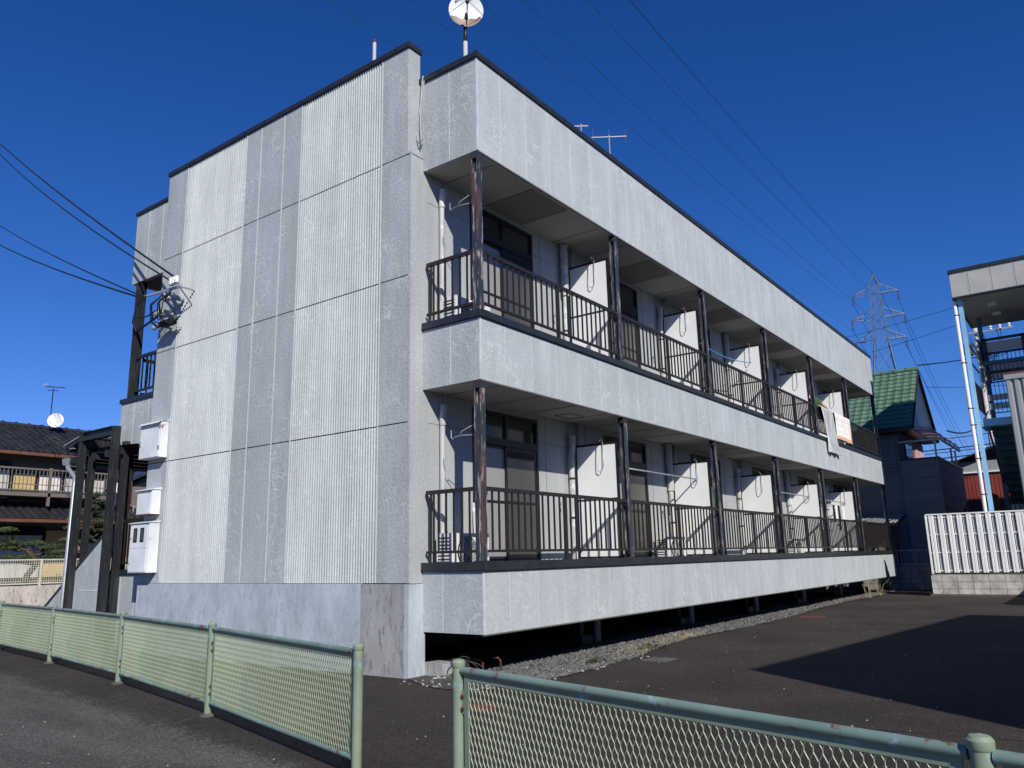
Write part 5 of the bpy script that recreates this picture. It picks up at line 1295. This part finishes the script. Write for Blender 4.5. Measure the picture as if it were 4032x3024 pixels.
# plants in the yard
m = MB(); random.seed(21)
for k in range(500):
    c0 = Vector((random.uniform(4.6,6.4),random.uniform(18.8,20),.88+abs(random.gauss(0,.16)))); a = random.uniform(0,6.28); s = .05
    m.quad(c0, c0+Vector((math.cos(a)*s,math.sin(a)*s,.02)), c0+Vector((math.cos(a)*s*1.4,math.sin(a)*s*1.4,.05)), c0+Vector((math.cos(a+.6)*s,math.sin(a+.6)*s,.03)))
tag(m.build('ground_cover', M['weed']), 'low leafy plants behind the cream mesh fence', 'ground cover', kind='stuff')
def pad(mb, c, rx, ry, rz, n, s=.05, flat=.6):
    c = Vector(c)
    for k in range(n):
        a = random.uniform(0,6.28); rr = random.random()**.45; h = random.uniform(-.35,1)*(1-rr**2)**.5
        p = c+Vector((rx*rr*math.cos(a), ry*rr*math.sin(a), rz*h)); p += Vector((0,0,.25*rz*mnoise.noise(p*7)))
        d_ = Vector((random.gauss(0,1),random.gauss(0,1),random.gauss(.5,.8))).normalized()*s*random.uniform(.6,1.4); t = d_.orthogonal().normalized()*s*.28
        mb.quad(p-t, p+t, p+d_+t*.4, p+d_-t*.4)
def cloud_tree(x, y, zb_, pads, trunk, label, mat, name, cat):
    r = thing(name, (x,y,zb_), label, cat); random.seed(int(x*10)); m = MB()
    m.tube(trunk, [.11-.07*i/len(trunk) for i in range(len(trunk))], 8)
    tr_ = [Vector(t) for t in trunk]
    for (px_, py_, pz_, rx_) in pads:
        p = Vector((px_,py_,pz_)); b = min(tr_, key=lambda q: abs(q.z-(pz_-.12))+.3*(q-p).length); m.tube([b, b.lerp(p,.5)+Vector((0,0,-.05)), p-Vector((0,0,.03))], [.04,.03,.015], 6)
    m.build('trunk', M['bark'], r, smooth=True); m = MB()
    for (px_, py_, pz_, rx_) in pads: pad(m, (px_,py_,pz_), rx_, rx_*.8, .085+.05*rx_, int(900*rx_+120), .055)
    m.build('crown', M[mat], r)
TX = lambda px: 3.16+px*.00388
TZ = lambda p_: 6.67-.00403*p_
pd = [(745,722,60),(790,782,85),(715,742,40),(720,835,42),(600,852,50),(790,892,70),(575,932,45),(770,945,80),(830,975,45),(555,1002,52),(820,1018,62),(680,1000,40),(530,1098,66),(690,1080,35),(750,1108,48),(545,1192,95),(690,1190,72),(630,1120,40)]
cloud_tree(5.85,20.5,.86, [(TX(a), 20.5+random.uniform(-.2,.2), TZ(b), c*.00388) for a, b, c in pd],
    [(5.85,20.5,.86),(5.82,20.5,1.4),(5.78,20.5,1.9),(5.88,20.5,2.3),(5.80,20.5,2.7),(5.93,20.5,3.1),(5.88,20.5,3.45),(6.0,20.5,3.75)], 'cloud-pruned evergreen tree with many flat clipped pads in front of the brown house', 'foliage2', 'cloud_pruned_tree', 'tree')
pd = [(60,1120,70),(150,1130,80),(230,1125,70),(300,1160,60),(360,1140,45),(50,1160,80),(330,1225,60),(390,1225,35),(60,1235,60),(40,1022,50),(-20,1030,60),(150,1235,50),(-40,1130,80)]
cloud_tree(3.95,20.0,.86, [(TX(a), 20.0+random.uniform(-.3,.3), TZ(b)-.02, c*.00388) for a, b, c in pd],
    [(3.85,20,.86),(3.95,20,1.2),(4.15,20,1.5),(4.05,20,1.75),(3.8,20,1.95),(3.5,20,2.1)], 'low spreading garden pine with twisted trunk behind the cream mesh fence', 'foliage', 'garden_pine', 'tree')
m = MB(); random.seed(4); pad(m, (5.15,19.6,1.95), .30, .2, .10, 130, .05); tag(m.build('pink_shrub', M['cloth_pink'], loc=(5.15,19.6,1.9)), 'small reddish shrub between the flat pads of the clipped tree', 'shrub')
r = thing('house_aerial', (7.67,28.5,7.2), 'tall television aerial on the black tiled roof of the brown house', 'tv aerial', 'roof television aerials')
MB().tube([(7.67,28.5,7.2),(7.67,28.5,8.9)], .022, 6).build('mast', M['steel_dark'], r); m = MB(); m.bar((7.3,28.5,8.92),(8.15,28.5,9.0),.03,.03); m.bar((7.45,28.5,8.78),(7.9,28.5,8.82),.025,.025); m.build('boom', M['steel_dark'], r); m = MB()
for k in range(11): m.tube([(7.3+.08*k,28.35,8.92+.008*k),(7.3+.08*k,28.65,8.92+.008*k)], .006, 4); 
for k in range(4): m.tube([(7.27,28.5,8.85+.05*k),(7.40,28.4,8.95+.03*k)], .008, 4)
m.build('elements', M['galv'], r)
r = thing('house_satellite_dish', (7.86,28.3,7.1), 'round white satellite dish on legs on the black tiled roof of the brown house', 'satellite dish')
n2 = Vector((-.62,-.75,.12)).normalized(); c2 = Vector((7.80,28.3,7.50)); do = MB().lathe([(0,-.05),(.13,-.045),(.24,-.02),(.315,.0),(.315,-.015),(.2,-.06),(0,-.08)], c2, n2, 28).build('reflector', M['louver'], r, smooth=True, auto=40)
m = MB()
for (aa, bb_) in ((-.15,.0),(.15,.05),(.0,-.2),(.25,.2)): m.tube([c2-n2*.05-Vector((0,0,.15)), (c2.x+aa,28.3+bb_,7.10)], .015, 5)
m.tube([c2-Vector((.2,0,.22)), c2+n2*.3-Vector((.1,0,.15))], .012, 5); m.build('legs', M['steel_dark'], r)
r = thing('brown_barn', (23,47,0), 'dark brown corrugated building glimpsed between the stair columns and the end wall', 'building')
MB().box(19.9,30,45,52,0,6.6).build('wall', M['brown_wall'], r); MB().prism([(19.5,6.75),(19.5,6.95),(22.5,8.4),(30,6.6),(30,6.4),(22.5,8.2)], 'y', 44.6, 52.5).build('roof', M['rooftile_black'], r); MB().prism([(19.9,6.6),(30,6.6),(22.5,8.2)], 'y', 45.02, 52).build('gable', M['frame'], r)
